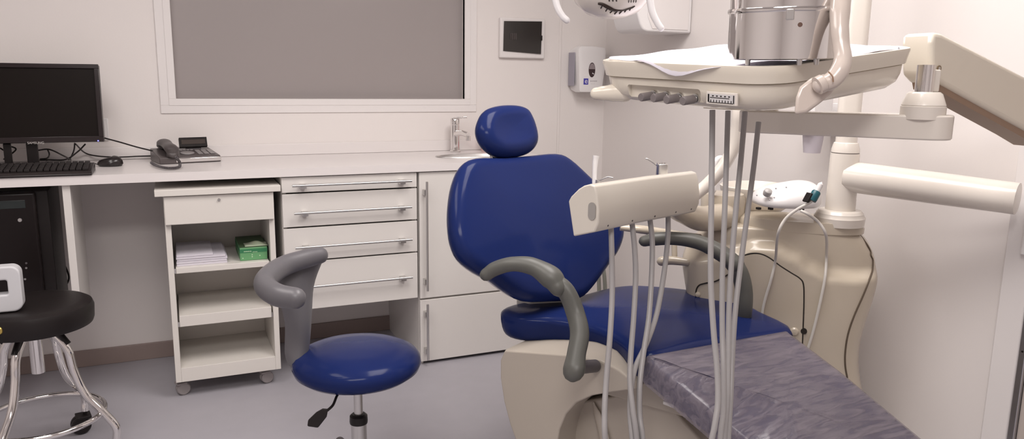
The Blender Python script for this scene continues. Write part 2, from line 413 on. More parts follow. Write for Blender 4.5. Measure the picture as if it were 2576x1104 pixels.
# papers and glove box on the upper pull-out shelf
a, b = at(433,660,Y=2.985), at(572,655,Y=2.985); a.x = max(a.x, tx0+th+.0095)
pz = zA+.0006
ps = thing('paper_stack', 'stack of white printed forms on the trolley upper shelf beside the green box', 'papers', ((a.x+b.x)/2,3.07,pz))
for k in range(5):
    h = .0085; j = random.uniform(-.002,.002); sk = .0 if k < 3 else -.004
    w_ = 0 if k < 4 else -.045
    m = M(); m.box((a.x+j+.001,2.985+j+(0 if k<4 else .0),pz+k*h),(b.x+j+w_+sk,3.22+j,pz+k*h+h-.0012)); obj('sheaf', m, PAPER, ps)
g0 = at(605,664,Y=2.99); g1 = at(681,657,Y=2.99); gh = at(605,624,Y=2.99).z
gx0, gx1 = g0.x, min(g1.x, tx1-th-.008)
gb = thing('glove_box', 'small green cardboard glove box with plastic film at its opening, on the trolley shelf', 'box', ((gx0+gx1)/2,3.1,pz))
gtop = gh
obj('carton', M().box((gx0,2.99,pz),(gx1,3.21,gtop)), GREENL, gb, bevel=.002)
obj('colour_band', M().box((gx0-.0004,2.9893,pz+(gtop-pz)*.60),(gx1+.0004,3.2104,pz+(gtop-pz)*.88)), GREEND, gb)
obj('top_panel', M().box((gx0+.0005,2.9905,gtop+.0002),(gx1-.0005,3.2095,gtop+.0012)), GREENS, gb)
m = M(); cx_ = (gx0+gx1)/2+.012
G = []
for i in range(9):
    row = []
    for k in range(17):
        u = i/8; t = k/16
        row.append((cx_-.042+.084*t, 3.0+.07*u, gtop+.002+.010*math.sin(math.pi*u)*math.sin(math.pi*t)+.003*math.sin(9*t+5*u)*math.sin(math.pi*u)))
    G.append(row)
m.sheet(G); obj('plastic_film', m, mat('film_green', (.50,.58,.42), .25, coat=.4), gb, solid=.0006)
m = M()
for k in range(9):
    m.box((gx0+.014+k*.0032,2.9889,gtop-.0165),(gx0+.0163+k*.0032,2.9892,gtop-.0135+.0008*(k%2)))
for k in range(6): m.box((gx0+.046+k*.003,2.9889,gtop-.0195),(gx0+.048+k*.003,2.9892,gtop-.0168))
for u, v in ((.10,.20),(.44,.27),(.44,.42),(.72,.33)):
    m.lathe((gx0+(gx1-gx0)*u, 2.9896, pz+(gtop-pz)*v), [(.0001,-.0002),(.0024,-.0002),(.0024,.0004),(.0001,.0004)], axis=(0,-1,0), seg=12)
m.bm.faces.ensure_lookup_table(); obj('printed_marks', m, mat('pale_print', (.50,.68,.45), .5), gb)
# ------------------------------------------------------------------ computer shelf + tower
cs_ = thing('computer_shelf', 'white hanging side panel and shelf under the left end of the worktop', 'shelf', (-.6,3.1,.3))
pxa = at(155,520,Y=2.955).x; pxb = pxa+.024
shz = at(188,822,Y=2.955).z
pl = at(155,468,Y=2.955).x
obj('side_panel', M().box((pl,2.955,shz),(pl+.024,3.28,CT0-.001)), WHITE, cs_, bevel=.0015)
obj('shelf_board', M().box((pl-.55,2.955,shz),(pl-.0005,3.28,shz+.018)), WHITE, cs_, bevel=.0015)
t0 = at(88,490,Y=2.975)
tw = thing('computer_tower', 'black desktop computer tower on the shelf under the desk, behind the black stool', 'computer', (t0.x-.1,3.12,shz+.0185))
tzt = at(60,482,Y=2.975).z; tzb = shz+.0195
obj('case', M().box((t0.x-.21,2.995,tzb),(t0.x+.035,3.27,tzt)), BLACK, tw, bevel=.004)
fpn = obj('front_panel', M().box((t0.x-.205,2.972,tzb+.003),(t0.x,2.9945,tzt-.003)), mat('tower_front',(.009,.006,.006),.32,spec=.25), tw, bevel=.008)
obj('drive_slot', M().box((t0.x-.19,2.9705,tzt-.055),(t0.x-.03,2.9718,tzt-.028)), mat('slot_dark_teal',(.016,.022,.022),.25), fpn, bevel=.0006)
b = at(50,553.5,Y=2.971); obj('power_button', M().lathe(b, [(.0001,.002),(.006,.002),(.007,.0),(.007,-.001)], axis=(0,-1,0), seg=20), STEEL, fpn)
for q in ((66,674),(63,702),(66,662)):
    b = at(*q,Y=2.971); obj('audio_jack', M().lathe(b, [(.0016,.001),(.0034,.001),(.0036,-.001),(.0016,-.001)], axis=(0,-1,0), seg=14), STEEL if q[1]!=662 else DARKGREY, fpn)
P = [at(112,590,Y=3.30), at(122,615,Y=3.33), at(150,645,Y=3.37), at(172,690,Y=3.38), at(168,715,Y=3.36), at(150,745,Y=3.34), at(120,800,Y=3.3)]
tag(obj('power_cable', M().tube(P,.0035,seg=8), BLACK), 'thin black cable hanging in a loop under the desk beside the computer tower', 'cable')
# ------------------------------------------------------------------ monitor
mb = at(262,356,Y=3.23); mt_ = at(241,162,Y=3.26)
up = V((0,(mt_-mb).y,(mt_-mb).z)).normalized(); mh = (mt_-mb).z/up.z
rt = V((1,-.02,0)).normalized(); rt = (rt-up*rt.dot(up)).normalized(); nf = up.cross(rt); nf = nf if nf.y > 0 else -nf   # into screen
mc = mb-rt*.255+up*mh/2
mo = thing('monitor', 'black flat computer monitor standing on the desk behind the keyboard', 'monitor', (mc.x,mc.y+.03,CT1))
hw, hh = .255, mh/2
obj('housing', M().obox(mc+nf*.018, rt*hw, up*hh, nf*.017), BLACK, mo, bevel=.004)
bz = M()
T = .016
bz.obox(mc+up*(hh-T/2)-nf*.003, rt*hw, up*T/2, nf*.004); bz.obox(mc-up*(hh-T*.65)-nf*.003, rt*hw, up*T*.65, nf*.004)
bz.obox(mc+rt*(hw-T/2)-nf*.003, rt*T/2, up*(hh-T), nf*.004); bz.obox(mc-rt*(hw-T/2)-nf*.003, rt*T/2, up*(hh-T), nf*.004)
bz = obj('bezel', bz, mat('bezel_black',(.016,.010,.011),.18), mo, bevel=.0015)
obj('screen', M().obox(mc+nf*.000, rt*(hw-T), up*(hh-T), nf*.0006), mat('screen_glass',(.012,.009,.008),.30,spec=.1), mo)
lg = on_plane(90,359.5,mc-nf*.0075,nf)
text('SAMSUNG', .0115, lg, rt, up, mat('logo_silver',(.55,.52,.50),.4), 'logo_lettering', bz)
ld = on_plane(247,354,mc-nf*.0075,nf); obj('power_light', M().obox(ld, rt*.0022, up*.0016, nf*.001), LED, bz)
bx_ = at(80,392,Y=3.25).x
m = M(); m.obox((bx_-.09,3.25,CT1+.008),(.13,0,0),(0,.09,0),(0,0,.0075)); obj('stand_base', m, GLOSSBLACK, mo, bevel=.005)
m = M(); m.obox((bx_+.002,3.262,CT1+.052),(.018,0,0),(0,.008,0),(0,0,.036)); obj('stand_neck', m, BLACK, mo, bevel=.003)
m = M(); m.obox((bx_-.075,3.262,CT1+.052),(.012,0,0),(0,.008,0),(0,0,.036)); obj('stand_neck', m, BLACK, mo, bevel=.003)
# cables behind monitor
CZt = CT1+.0062
def cz_(px, py):
    p = at(px, py, Z=CZt)
    return p if p.y < 3.43 else at(px, py, Y=3.43)
def deskcable(P, label, r=.0028, name='monitor_cable'):
    return tag(obj(name, M().tube(P, r, seg=8), BLACK), label, 'cable', group='black cables on the desk')
deskcable([at(262,347,Y=3.26), at(300,357,Y=3.30), at(345,370,Y=3.34), at(390,381,Y=3.33)], 'black cable from the monitor sagging in the air to the back of the telephone', name='telephone_cable')
deskcable([at(190,362,Y=3.28), cz_(215,385), cz_(250,393), cz_(300,395), cz_(350,393), cz_(386,392)], 'black cable lying on the worktop from under the monitor to the telephone')
deskcable([at(215,362,Y=3.29), at(195,382,Y=3.30), cz_(165,401), cz_(120,402), cz_(70,404)], 'black cable crossing under the monitor right corner to its stand')
deskcable([at(188,360,Y=3.30), at(186,378,Y=3.32), cz_(178,396), cz_(172,402)], 'black cable dropping straight from the monitor to the keyboard back')
deskcable([at(95,378,Y=3.30), at(125,376,Y=3.30), at(160,392,Y=3.28), cz_(178,402)], 'black cable arching from the monitor neck to the keyboard right end')
deskcable([at(120,377,Y=3.305), at(124,388,Y=3.30), cz_(118,398), cz_(100,400)], 'short looped black cable beside the monitor neck')
deskcable([at(0,372,Y=3.32), at(25,390,Y=3.32), at(10,400,Y=3.34), at(40,376,Y=3.34), at(20,366,Y=3.34)], 'tangled black cable behind the monitor stand at the left edge')
# socket plate
a = at(262,297,Y=BY); b = at(276,352,Y=BY)
so = thing('wall_socket', 'white wall socket plate behind the right edge of the monitor', 'socket', (a.x,BY,b.z))
obj('plate', M().box((a.x-.03,BY-.012,b.z),(b.x,BY-.0005,a.z)), WPLASTIC, so, bevel=.003)
obj('inner_frame', M().box((a.x-.02,BY-.0145,b.z+.012),(b.x-.010,BY-.0122,a.z-.012)), WPLASTIC, so, bevel=.002)
# keyboard
k0 = at(231,437,Z=CT1+.006); kf = k0.y; kx = k0.x
kbd = thing('keyboard', 'black computer keyboard on the desk in front of the monitor', 'keyboard', (kx-.22,kf+.08,CT1))
KD = .150
def kz(v): return CT1+.012+.016*v
prof = [(kf,CT1+.0006),(kf-.002,CT1+.006),(kf+.006,CT1+.013),(kf+.03,CT1+.016),(kf+KD-.01,CT1+.030),(kf+KD,CT1+.026),(kf+KD,CT1+.0006)]
obj('case', M().prism([(kx-.45,y,z) for y, z in prof], (.45,0,0)), mat('keyboard_black',(.018,.013,.013),.32,spec=.35), kbd, bevel=.003)
m = M(); pitch = .0190
for r_ in range(6):
    y = kf+.036+r_*.0180; z = CT1+.016+.014*(y-kf-.03)/(KD-.04)+.004
    n = 22
    for c_ in range(n):
        if c_ in (15, 19-1) and r_ == 2: continue
        x = kx-.012-pitch*(c_+.5)
        m.obox((x,y,z),(pitch*.43,0,0),(0,.0078,.0007),(0,0,.0042))
kk = obj('keys', m, mat('key_black',(.020,.016,.016),.45,spec=.3), kbd, bevel=.0012, seg=2)
deskcable([V((kx-.002,kf+.12,CZt)), at(233,412,Z=CZt), at(246,413,Z=CZt)], 'thin black mouse cord between keyboard and mouse', .0018, 'mouse_cable')
# mouse
c = at(277,418,Z=CT1+.002)+V((0,.02,0)); L_ = at(308,418,Z=CT1).x-at(243,418,Z=CT1).x
ms = thing('mouse', 'black computer mouse on the desk right of the keyboard', 'mouse', (c.x,c.y,CT1))
m = M(); rings = []
for k, (f, h) in enumerate([(.86,0.0006),(1.0,.008),(.96,.018),(.82,.027),(.55,.033),(.2,.0355)]):
    rings.append([(c.x+math.cos(t)*L_/2*f*(1.0 if math.cos(t)>0 else 1.0)+ (1-f)*.006, c.y+math.sin(t)*.030*f*(1-.15*(math.cos(t)<0)*abs(math.cos(t))), CT1+h*(1+.12*math.cos(t)) if h > .001 else CT1+h) for t in [2*math.pi*q/32 for q in range(32)]])
m.loft(rings); obj('shell', m, mat('mouse_black',(.018,.014,.014),.22), ms)
m = M(); m.lathe((c.x+.012,c.y-.002,CT1+.0335), [(.0001,-.003),(.006,-.003),(.006,.003),(.0001,.003)], axis=(0,1,0), seg=20); obj('scroll_wheel', m, LGREY, ms)
# ------------------------------------------------------------------ telephone
q0 = at(402,413,Z=CT1+.002); q1 = at(557,405,Z=CT1+.002)
q2 = at(540,372,Z=CT1+.045); q3 = at(388,377,Z=CT1+.045)
tp = thing('telephone', 'dark grey desk telephone with tilted display, on the worktop below the grey window', 'telephone', ((q0.x+q1.x)/2,(q0.y+q3.y)/2,CT1))
FL, FR = V((q0.x,q0.y,0)), V((q1.x,q1.y,0)); e1 = (FR-FL).normalized(); e2 = V((-e1.y,e1.x,0)); wd_ = (FR-FL).length; dp = .16
def tpt(u, v, z): return FL+e1*wd_*u+e2*dp*v+V((0,0,CT1+z))
m = M(); m.quad_box([tpt(0,0,.0006),tpt(1,0,.0006),tpt(.96,1,.0006),tpt(0,1,.0006),tpt(0.005,.02,.026),tpt(.995,.02,.026),tpt(.955,1,.050),tpt(0,1,.050)])
tb = obj('base', m, mat('phone_grey',(.085,.070,.070),.35), tp, bevel=.004)
obj('silver_front_trim', M().quad_box([tpt(.26,-.02,.005),tpt(1.0,-.02,.005),tpt(1.0,.018,.005),tpt(.26,.018,.005),tpt(.26,-.018,.021),tpt(1.0,-.018,.021),tpt(1.0,.018,.022),tpt(.26,.018,.022)]), CHROME, tb, bevel=.002)
def tsurf(u, v, h=0): return tpt(u, v, .026+.024*v+h)
def tkey(u0, u1, v0, v1, name, mt, h=.003):
    m = M(); m.quad_box([tsurf(u0,v0,.0002),tsurf(u1,v0,.0002),tsurf(u1,v1,.0002),tsurf(u0,v1,.0002),tsurf(u0,v0,h),tsurf(u1,v0,h),tsurf(u1,v1,h),tsurf(u0,v1,h)]); return obj(name, m, mt, tb, bevel=.0008)
PKEY = mat('phone_keys',(.26,.24,.24),.4)
for i in range(3):
    for j in range(4): tkey(.66+i*.10, .74+i*.10, .18+j*.11, .26+j*.11, 'key', PKEY)
for i in range(5): tkey(.36+i*.06, .41+i*.06, .62, .68, 'key', PKEY)
m = M(); cc = tsurf(.50,.33,.001); m.loft([[cc+e1*math.cos(t)*.027*f+e2*math.sin(t)*.022*f+V((0,0,h+.0035*math.sin(t)*f)) for t in [2*math.pi*q/28 for q in range(28)]] for f, h in ((1,0),(.95,.003),(.6,.0045),(.05,.005))]); obj('navigation_pad', m, PKEY, tb)
# display
dl0 = on_plane(450,371,tpt(.5,.80,.06),V((0,1,0))); dr0 = on_plane(522,368,tpt(.5,.80,.06),V((0,1,0))); dt0 = on_plane(446,353,tpt(.5,.80,.06),V((0,1,0)))
cc = (dl0+dr0)/2+V((0,0,.018)); hw_ = (dr0-dl0).length/2; upd = V((-.03,.55,.83)).normalized()
rr_ = e1
obj('display', M().obox(cc, rr_*hw_, upd*.0215, rr_.cross(upd)*.006), BLACK, tp, bevel=.0015)
nn_ = rr_.cross(upd); nn_ = nn_ if nn_.y < 0 else -nn_
obj('display_screen', M().obox(cc+nn_*.0065, rr_*(hw_-.008), upd*.010, nn_*.0006), mat('lcd_brown',(.055,.042,.036),.25), tp)
obj('display_hinge', M().obox(cc-V((0,.0,.026)), rr_*.030, upd*.008, nn_*.005), DARKGREY, tp, bevel=.002)
# handset resting on the left of the base
h0 = tsurf(.06+.02,.06,.022); 
ha = at(425,365,Y=tpt(0,.85,0).y)
hs = M()
hc = tpt(.215,0,0)
path = [tpt(.215,.02,.040), tpt(.215,.15,.058), tpt(.215,.50,.066), tpt(.215,.85,.072), tpt(.215,1.0,.062)]
hs.tube(path, [.021,.026,.023,.027,.024], seg=20, flat=.60, up=(0,0,1), roundends=True)
hs = obj('handset', hs, mat('handset_grey',(.075,.063,.063),.42), tp)
for v in (.06,.94):
  m = M(); m.cyl(tpt(.215,v,.026+.024*v), tpt(.215,v,.058), .021, .020, seg=24)
  obj('earpiece' if v > .5 else 'mouthpiece', m, mat('handset_grey',(.075,.063,.063),.42), hs)
# coiled cord
cl = [at(443,395,Z=CT1+.045), at(452,408,Z=CT1+.018), at(450,420,Z=CT1+.008), at(425,423,Z=CT1+.008), at(398,418,Z=CT1+.008), at(380,409,Z=CT1+.008)]
cp = catmull(cl, 60); hp_ = []
for i in range(len(cp)-1):
    t = (cp[min(i+1,len(cp)-1)]-cp[max(i-1,0)]).normalized(); n1 = t.cross(V((0,0,1))).normalized(); n2 = t.cross(n1); a = i*2*math.pi/5.0
    hp_.append(cp[i]+(n1*math.cos(a)+n2*math.sin(a))*.0042)
obj('coiled_cord', M().tube(hp_, .0017, seg=6, smooth=1), DARKGREY, hs)
# pink bottle behind the headrest
bp_ = at(1206,378,Z=CT1); bp_ = V((bp_.x+.02,3.36,CT1))
pk = thing('soap_bottle', 'pink liquid soap bottle behind the blue headrest on the worktop', 'bottle', bp_)
obj('body', M().lathe(bp_, [(.0001,.0006),(.032,.0006),(.034,.004),(.034,.095),(.026,.115),(.012,.125),(.012,.135),(.0001,.135)], seg=32), mat('pale_pink_bottle',(.78,.55,.52),.3), pk)
obj('label_band', M().lathe(bp_, [(.0346,.010),(.0348,.010),(.0348,.040),(.0346,.040)], seg=32), PINK, pk)
obj('pump', M().tube([bp_+V((0,0,.134)),bp_+V((0,0,.155)),bp_+V((0,-.03,.156))], .005, seg=10, smooth=1), DARKGREY, pk)
# ------------------------------------------------------------------ black stool
C0 = at(78,757,Z=.525); SR = .163
bs = thing('stool', 'round black padded stool with bent chrome tube legs on wheels, at the left edge', 'stool', (C0.x,C0.y,0))
m = M(); m.lathe((C0.x,C0.y,0), [(.0001,.446),(SR*.9,.446),(SR-.004,.450),(SR,.461),(SR+.002,.497),(SR-.003,.511),(SR-.015,.518),(SR*.8,.521),(SR*.4,.520),(.0001,.5195)], seg=64)
obj('seat', m, BLACKVINYL, bs)
b = at(2,828,Y=C0.y-SR*.87); nb = V((b.x-C0.x,b.y-C0.y,0)).normalized(); b = V((C0.x,C0.y,b.z))+nb*(SR+.001)
obj('vent_grommet', M().tube([b+(nb.cross(V((0,0,1)))*math.cos(t)+V((0,0,1))*math.sin(t))*.0085 for t in [2*math.pi*q/16 for q in range(16)]], .0042, seg=10, smooth=1, closed=True), BRASS, bs, label='brass eyelet in the seat side')
m = M(); m.lathe((C0.x,C0.y,0), [(.0001,.300),(.018,.300),(.0185,.304),(.0185,.432),(.052,.434),(.054,.4455),(.0001,.4455)], seg=36)
obj('post', m, CHROME, bs)
la = at(270,1100,d=2.05); ang0 = math.atan2(-.090,.20)
RB = .218
for k in range(4):
    a = ang0+k*math.pi/2; dv = V((math.cos(a), math.sin(a), 0)); o_ = V((C0.x,C0.y,0))
    lg_ = obj('leg', M().tube([o_+dv*.035+V((0,0,.438)), o_+dv*.060+V((0,0,.422)), o_+dv*.095+V((0,0,.375)), o_+dv*.108+V((0,0,.310)), o_+dv*.135+V((0,0,.235)), o_+dv*.185+V((0,0,.175)), o_+dv*.222+V((0,0,.125)), o_+dv*RB+V((0,0,.075))], .0120, seg=18), CHROME, bs)
    obj('leg_sleeve', M().tube([o_+dv*.050+V((0,0,.4385)), o_+dv*.075+V((0,0,.424)), o_+dv*.100+V((0,0,.392))], [.0085,.0085,.0085], seg=12), BLACK, lg_)
    caster(lg_, o_+dv*RB+V((0,0,.078)), .030, BLACK, BLACK, .034, a+1.2+k)
ringr = .168
obj('foot_ring', M().tube([V((C0.x+ringr*math.cos(t), C0.y+ringr*math.sin(t), .158)) for t in [2*math.pi*q/48 for q in range(48)]], .0085, seg=12, smooth=1, closed=True), CHROME, bs)
# white plastic frame on the stool
wy = at(20,784,Z=.525).y
def wp(px,py): return at(px,py,Y=wy)
c_ = wp(-4,730); A_ = wp(54,730)-wp(-4,730); B_ = V((0,0,(wp(0,673).z-wp(0,788).z)/2)); A_ = V((A_.length,0,0))
zb_ = .5225; 
cc = V((c_.x, wy, zb_+B_.z+.001))
def ringprism(c, A, B, r, cin, Ai, Bi, ri, n, th):
    o = rrect(c,A,B,r,8); i = rrect(cin,Ai,Bi,ri,8); n = V(n)
    m = M(); m.loft([[p for p in o],[p for p in i],[p+n*th for p in i],[p+n*th for p in o]], close=True); return m
tag(obj('plastic_holder', ringprism(cc,A_,B_,.024,cc+V((-.012,0,.006)),V((A_.x*.62,0,0)),V((0,0,B_.z*.32)),.006,(0,1,0),.045), mat('white_frame',(.60,.60,.62),.45), bevel=.007, seg=4), 'white plastic holder with a rectangular opening standing on the black stool', 'holder')
# ------------------------------------------------------------------ blue assistant stool
C1 = V((.432,2.005,0)); ZS = .452; R1 = .176
st = thing('dental_stool', 'blue round dental stool with curved grey backrest and gas lift post', 'stool', C1)
m = M(); m.lathe(C1, [(.0001,ZS-.072),(R1*.62,ZS-.072),(R1*.86,ZS-.064),(R1*.965,ZS-.050),(R1,ZS-.034),(R1*.985,ZS-.019),(R1*.93,ZS-.007),(R1*.8,ZS+.004),(R1*.5,ZS+.012),(.0001,ZS+.014)], seg=72)
obj('seat', m, BLUE, st)
obj('gas_post', M().lathe(C1, [(.0001,.262),(.0125,.262),(.0125,.330),(.0140,.332),(.0140,.385),(.030,.386),(.030,.3858)], seg=32), STEEL, st)
cb = obj('post_collar', M().lathe(C1, [(.015,.085),(.022,.085),(.022,.246),(.0135,.246)], seg=32), STEEL, st)
obj('collar_cap', M().lathe(C1, [(.0135,.240),(.0245,.240),(.0255,.246),(.0245,.262),(.018,.268),(.0135,.268)], seg=32), BLACK, cb)
m = M()
for k in range(5):
    a = math.radians(20+72*k); dv = V((math.cos(a), math.sin(a), 0)); m.tube([C1+dv*.018+V((0,0,.100)), C1+dv*.14+V((0,0,.095)), C1+dv*.245+V((0,0,.078))], [.021,.018,.012], seg=14, flat=.7, up=(0,0,1), roundends=True)
m.lathe(C1, [(.0001,.084),(.034,.084),(.034,.118),(.0001,.118)], seg=28)
base = obj('base', m, DARKGREY, st)
for k in range(5):
    a = math.radians(20+72*k); dv = V((math.cos(a), math.sin(a), 0)); caster(base, C1+dv*.245+V((0,0,.074)), .026, BLACK, BLACK, .034, a+1+k)
# lever
lv = [at(868,984,d=2.02), at(850,992,d=2.00), at(838,1018,d=1.97), at(824,1032,d=1.95)]
lo = obj('lever', M().tube([C1+V((-.01,-.01,.384))]+lv, .0035, seg=10), BLACK, st)
d0 = 1.95
P = [at(*q,d=d0) for q in ((826,1028),(822,1048),(800,1076),(773,1072),(775,1056),(796,1036),(812,1027))]
nn_ = (at(800,1050,d=2)-CP).normalized()
obj('lever_paddle', M().prism(P, nn_*.012), BLACK, lo, bevel=.003)
# curved backrest: bar + wide curved support
arc = [at(805,642,Z=.715), at(765,652,Z=.713), at(712,670,Z=.708), at(674,698,Z=.700), at(668,720,Z=.690), at(698,742,Z=.683), at(744,750,Z=.680)]
obj('backrest', M().tube(arc, [.022,.0245,.026,.027,.027,.0265,.0245], seg=24, flat=1.05, up=(0,0,1), roundends=True), GREYPU, st)
m = M(); rings = []
secs = [(638,782,826,2.08,2.14,.016),(660,735,822,2.05,2.14,.014),(690,700,809,2.01,2.13,.013),(722,700,800,2.00,2.12,.013),(755,708,796,2.02,2.11,.014),(790,722,793,2.04,2.10,.015),(825,726,790,2.05,2.10,.016),(860,722,786,2.06,2.10,.017),(895,718,780,2.06,2.09,.018),(925,724,776,2.06,2.08,.017),(942,742,768,2.06,2.07,.012)]
for py, xa, xb, da_, db_, hd in secs:
    A, B = at(xa,py,d=da_), at(xb,py,d=db_)
    c = (A+B)/2; a = (B-A)/2; n_ = V((-a.y,a.x,0)).normalized()*-1
    rings.append([c+a*math.cos(t)+n_*hd*math.sin(t)-n_*.02*(math.cos(t)**2) for t in [2*math.pi*q/32 for q in range(32)]])
m.loft(rings)
obj('backrest_support', m, GREYPU, st, sub=1)
m = M(); m.tube([V((rings[-2][0]+rings[-2][16])/2)+V((0,0,.01)), C1+V((-.10,.03,.380)), C1+V((-.02,.0,.378))], [.020,.016,.016], seg=14, flat=.5, up=(0,0,1)); obj('support_bracket', m, DARKGREY, st)
# ------------------------------------------------------------------ dental chair
uu = V((.33,-.944,0)); ww = V((.944,.33,0))
ch = thing('dental_chair', 'blue upholstered dental patient chair with cream shell and two grey armrests', 'dental chair', (1.12,1.75,0))
# seat
tp_ = []
ZT = .515
seatpx = [(1276,792),(1330,776),(1440,764),(1520,744),(1560,736),(1610,734),(1700,741),(1790,754),(1850,772),(1905,800),(1975,842),(1850,862),(1740,880),(1630,905),(1570,864),(1500,832),(1400,812),(1310,806)]
SP = [at(x,y,Z=ZT) for x, y in seatpx]
out = catmull(SP, 4, closed=True)
ins = .0
m = M()
# expand to include side bulge: pad drawn from the top ridge outwards by 'edge'
m.cushion(out, (0,0,1), .022, .062, .030, dome=.008, grow=.020)
obj('seat_cushion', m, BLUE, ch, ang=60)
# leg rest (continues from the seat, sloping down to the foot)
lp = [at(1630,905,Z=.525), at(1975,842,Z=.525), at(2110,945,Z=.478), at(2300,1104,Z=.415), at(2420,1210,Z=.385), at(2060,1290,Z=.37), at(1890,1118,Z=.405), at(1792,1038,Z=.440), at(1700,962,Z=.49)]
fn = (lp[1]-lp[0]).cross(lp[3]-lp[0]).normalized(); fn = fn if fn.z > 0 else -fn
lo_ = []
def dens(P, n=6):
    o = []
    for i in range(len(P)):
        a, b = P[i], P[(i+1)%len(P)]
        for k in range(n): o.append(a.lerp(b,k/n))
    return o
lo_ = [p+V((0,0,0)) for p in dens(lp)]
m = M(); m.cushion(lo_, fn, .010, .065, .014, dome=.006, grow=.006)
lr = obj('leg_rest_cushion', m, BLUE, ch, ang=60)
# back rest
th = math.radians(24)
B0 = at(1390,757,Z=.565)
vv = (-uu*math.sin(th)+V((0,0,1))*math.cos(th)); bn = ww.cross(vv); bn = bn if bn.dot(uu) > 0 else -bn
bpx = [(1192,400),(1260,399),(1330,393),(1392,388),(1425,400),(1470,440),(1520,490),(1555,545),(1563,590),(1552,630),(1527,668),(1485,725),(1452,752),(1390,757),(1322,757),(1275,732),(1240,706),(1200,685),(1160,652),(1140,610),(1133,560),(1134,510),(1142,460),(1160,418)]
BP = [on_plane(x,y,B0,bn) for x, y in bpx]
out = catmull(BP, 3, closed=True)
m = M(); m.cushion(out, bn, .030, .045, .034, dome=.012)
obj('back_cushion', m, BLUE, ch, ang=60)
bc = sum(BP, V())/len(BP)
m = M(); m.cushion([bc+(p-bc)*.955 for p in out], -bn, .050, -.044+.0, .05, dome=.01) if False else m.loft([[bc+(p-bc)*.90-bn*.036 for p in out],[bc+(p-bc)*.93-bn*.048 for p in out],[bc+(p-bc)*.88-bn*.066 for p in out],[bc+(p-bc)*.65-bn*.080 for p in out]])
obj('back_shell', m, WPLASTIC, ch)
# head rest
hpx = [(1205,300),(1220,278),(1250,268),(1290,267),(1318,276),(1335,302),(1346,338),(1346,365),(1330,385),(1300,395),(1262,397),(1235,386),(1212,362),(1200,330)]
H0 = on_plane(1270,335,B0+bn*.005,bn)
HP = [on_plane(x,y,H0,bn) for x, y in hpx]; out = catmull(HP, 4, closed=True)
m = M(); m.cushion(out, bn, .034, .034, .036, dome=-.006)
hr = obj('headrest_cushion', m, BLUE, ch, ang=60)
hm = on_plane(1275,380,H0,bn); m = M(); m.obox(hm-bn*.052, ww*.02, vv*.085, bn*.006); obj('headrest_bracket', m, STEEL, ch, bevel=.003)
# hinge between seat and back
a = at(1335,768,Z=.535); b = at(1462,760,Z=.54)
m = M(); m.obox((a+b)/2-uu*.035+V((0,0,-.02)), (b-a)*.5, uu*.03, V((0,0,.045))); obj('hinge_cover', m, SHEET, ch, bevel=.008)
# shell under the seat: side plane parallel to the chair axis
SO = V((.845,1.80,.45)); 
ua = V((.50,-.866,0)); wa = V((.866,.50,0))
def sp(px,py,off=0.0): return on_plane(px,py,SO+wa*off,wa)
spx = [(1268,880),(1330,884),(1440,892),(1510,905),(1560,930),(1600,962),(1604,978),(1540,986),(1490,995),(1450,1013),(1424,1042),(1408,1080),(1400,1120),(1398,1200),(1396,1330)]
lft = [(1330,1330),(1322,1200),(1300,1120),(1282,1070),(1266,1010),(1257,950),(1257,905)]
poly = [sp(x,y) for x, y in spx+lft]
def floorfix(P, z=0.002): return [V((p.x,p.y,max(p.z,z))) for p in P]
poly = floorfix(poly)
m = M(); 
pc = sum(poly, V())/len(poly)
m.loft([[pc+(p-pc)*.985 for p in poly],[p+wa*.010 for p in poly],[p+wa*.30 for p in poly],[pc+wa*.31+(p-pc)*.985 for p in poly]])
obj('shell', m, SHELL, ch, bevel=.004, ang=50)
ipx = [(1404,1000),(1450,1012),(1520,1000),(1600,985),(1680,1010),(1720,1060),(1760,1104),(1790,1160),(1800,1330),(1404,1330)]
poly2 = floorfix([sp(x,y,.10) for x, y in ipx])
m = M(); m.prism(poly2, wa*.16); obj('inner_base', m, SHELL, ch, bevel=.006)
m = M(); m.tube([sp(1492,1012,.094),sp(1505,1050,.092),sp(1520,1104,.092),sp(1530,1180,.092)], [.004,.012,.016,.02], seg=12, flat=.4, up=wa); obj('base_rib', m, SHELL, ch)
m = M(); m.obox((1.20,1.60,.012), ua*.36, wa*.17, V((0,0,.0115))); obj('floor_plate', m, SHELL, ch, bevel=.004)
m = M(); m.obox((1.185,1.62,.40), ua*.24, wa*.12, V((0,0,.035))); obj('seat_frame', m, SHELL, ch, bevel=.006)
# near armrest: pad, post, pivot
DA = 1.97
def ap(px,py,d=DA): return at(px,py,d=d)
ar = obj('armrest', M().tube([ap(1224,690,2.02), ap(1248,675,2.01), ap(1290,664,1.99), ap(1340,670,1.98), ap(1385,697,1.96), ap(1405,722,1.95)], [.019,.021,.021,.025,.032,.026], seg=24, flat=.92, up=(0,0,1), roundends=True), ARMPU, ch)
obj('armrest_post', M().tube([ap(1392,708,1.96), ap(1425,735,1.95), ap(1448,790,1.94), ap(1458,840,1.91), ap(1450,890,1.88), ap(1444,930,1.86)], [.026,.026,.027,.028,.027,.031], seg=24, flat=.78, up=ww, roundends=True), ARMPU, ar)
m = M(); q = sp(1500,919); m.cyl(ap(1440,926,1.86), q-wa*.004+V((.0,0,0)), .0165, seg=28); obj('armrest_pivot', m, DARKGREY, ar, bevel=.002)
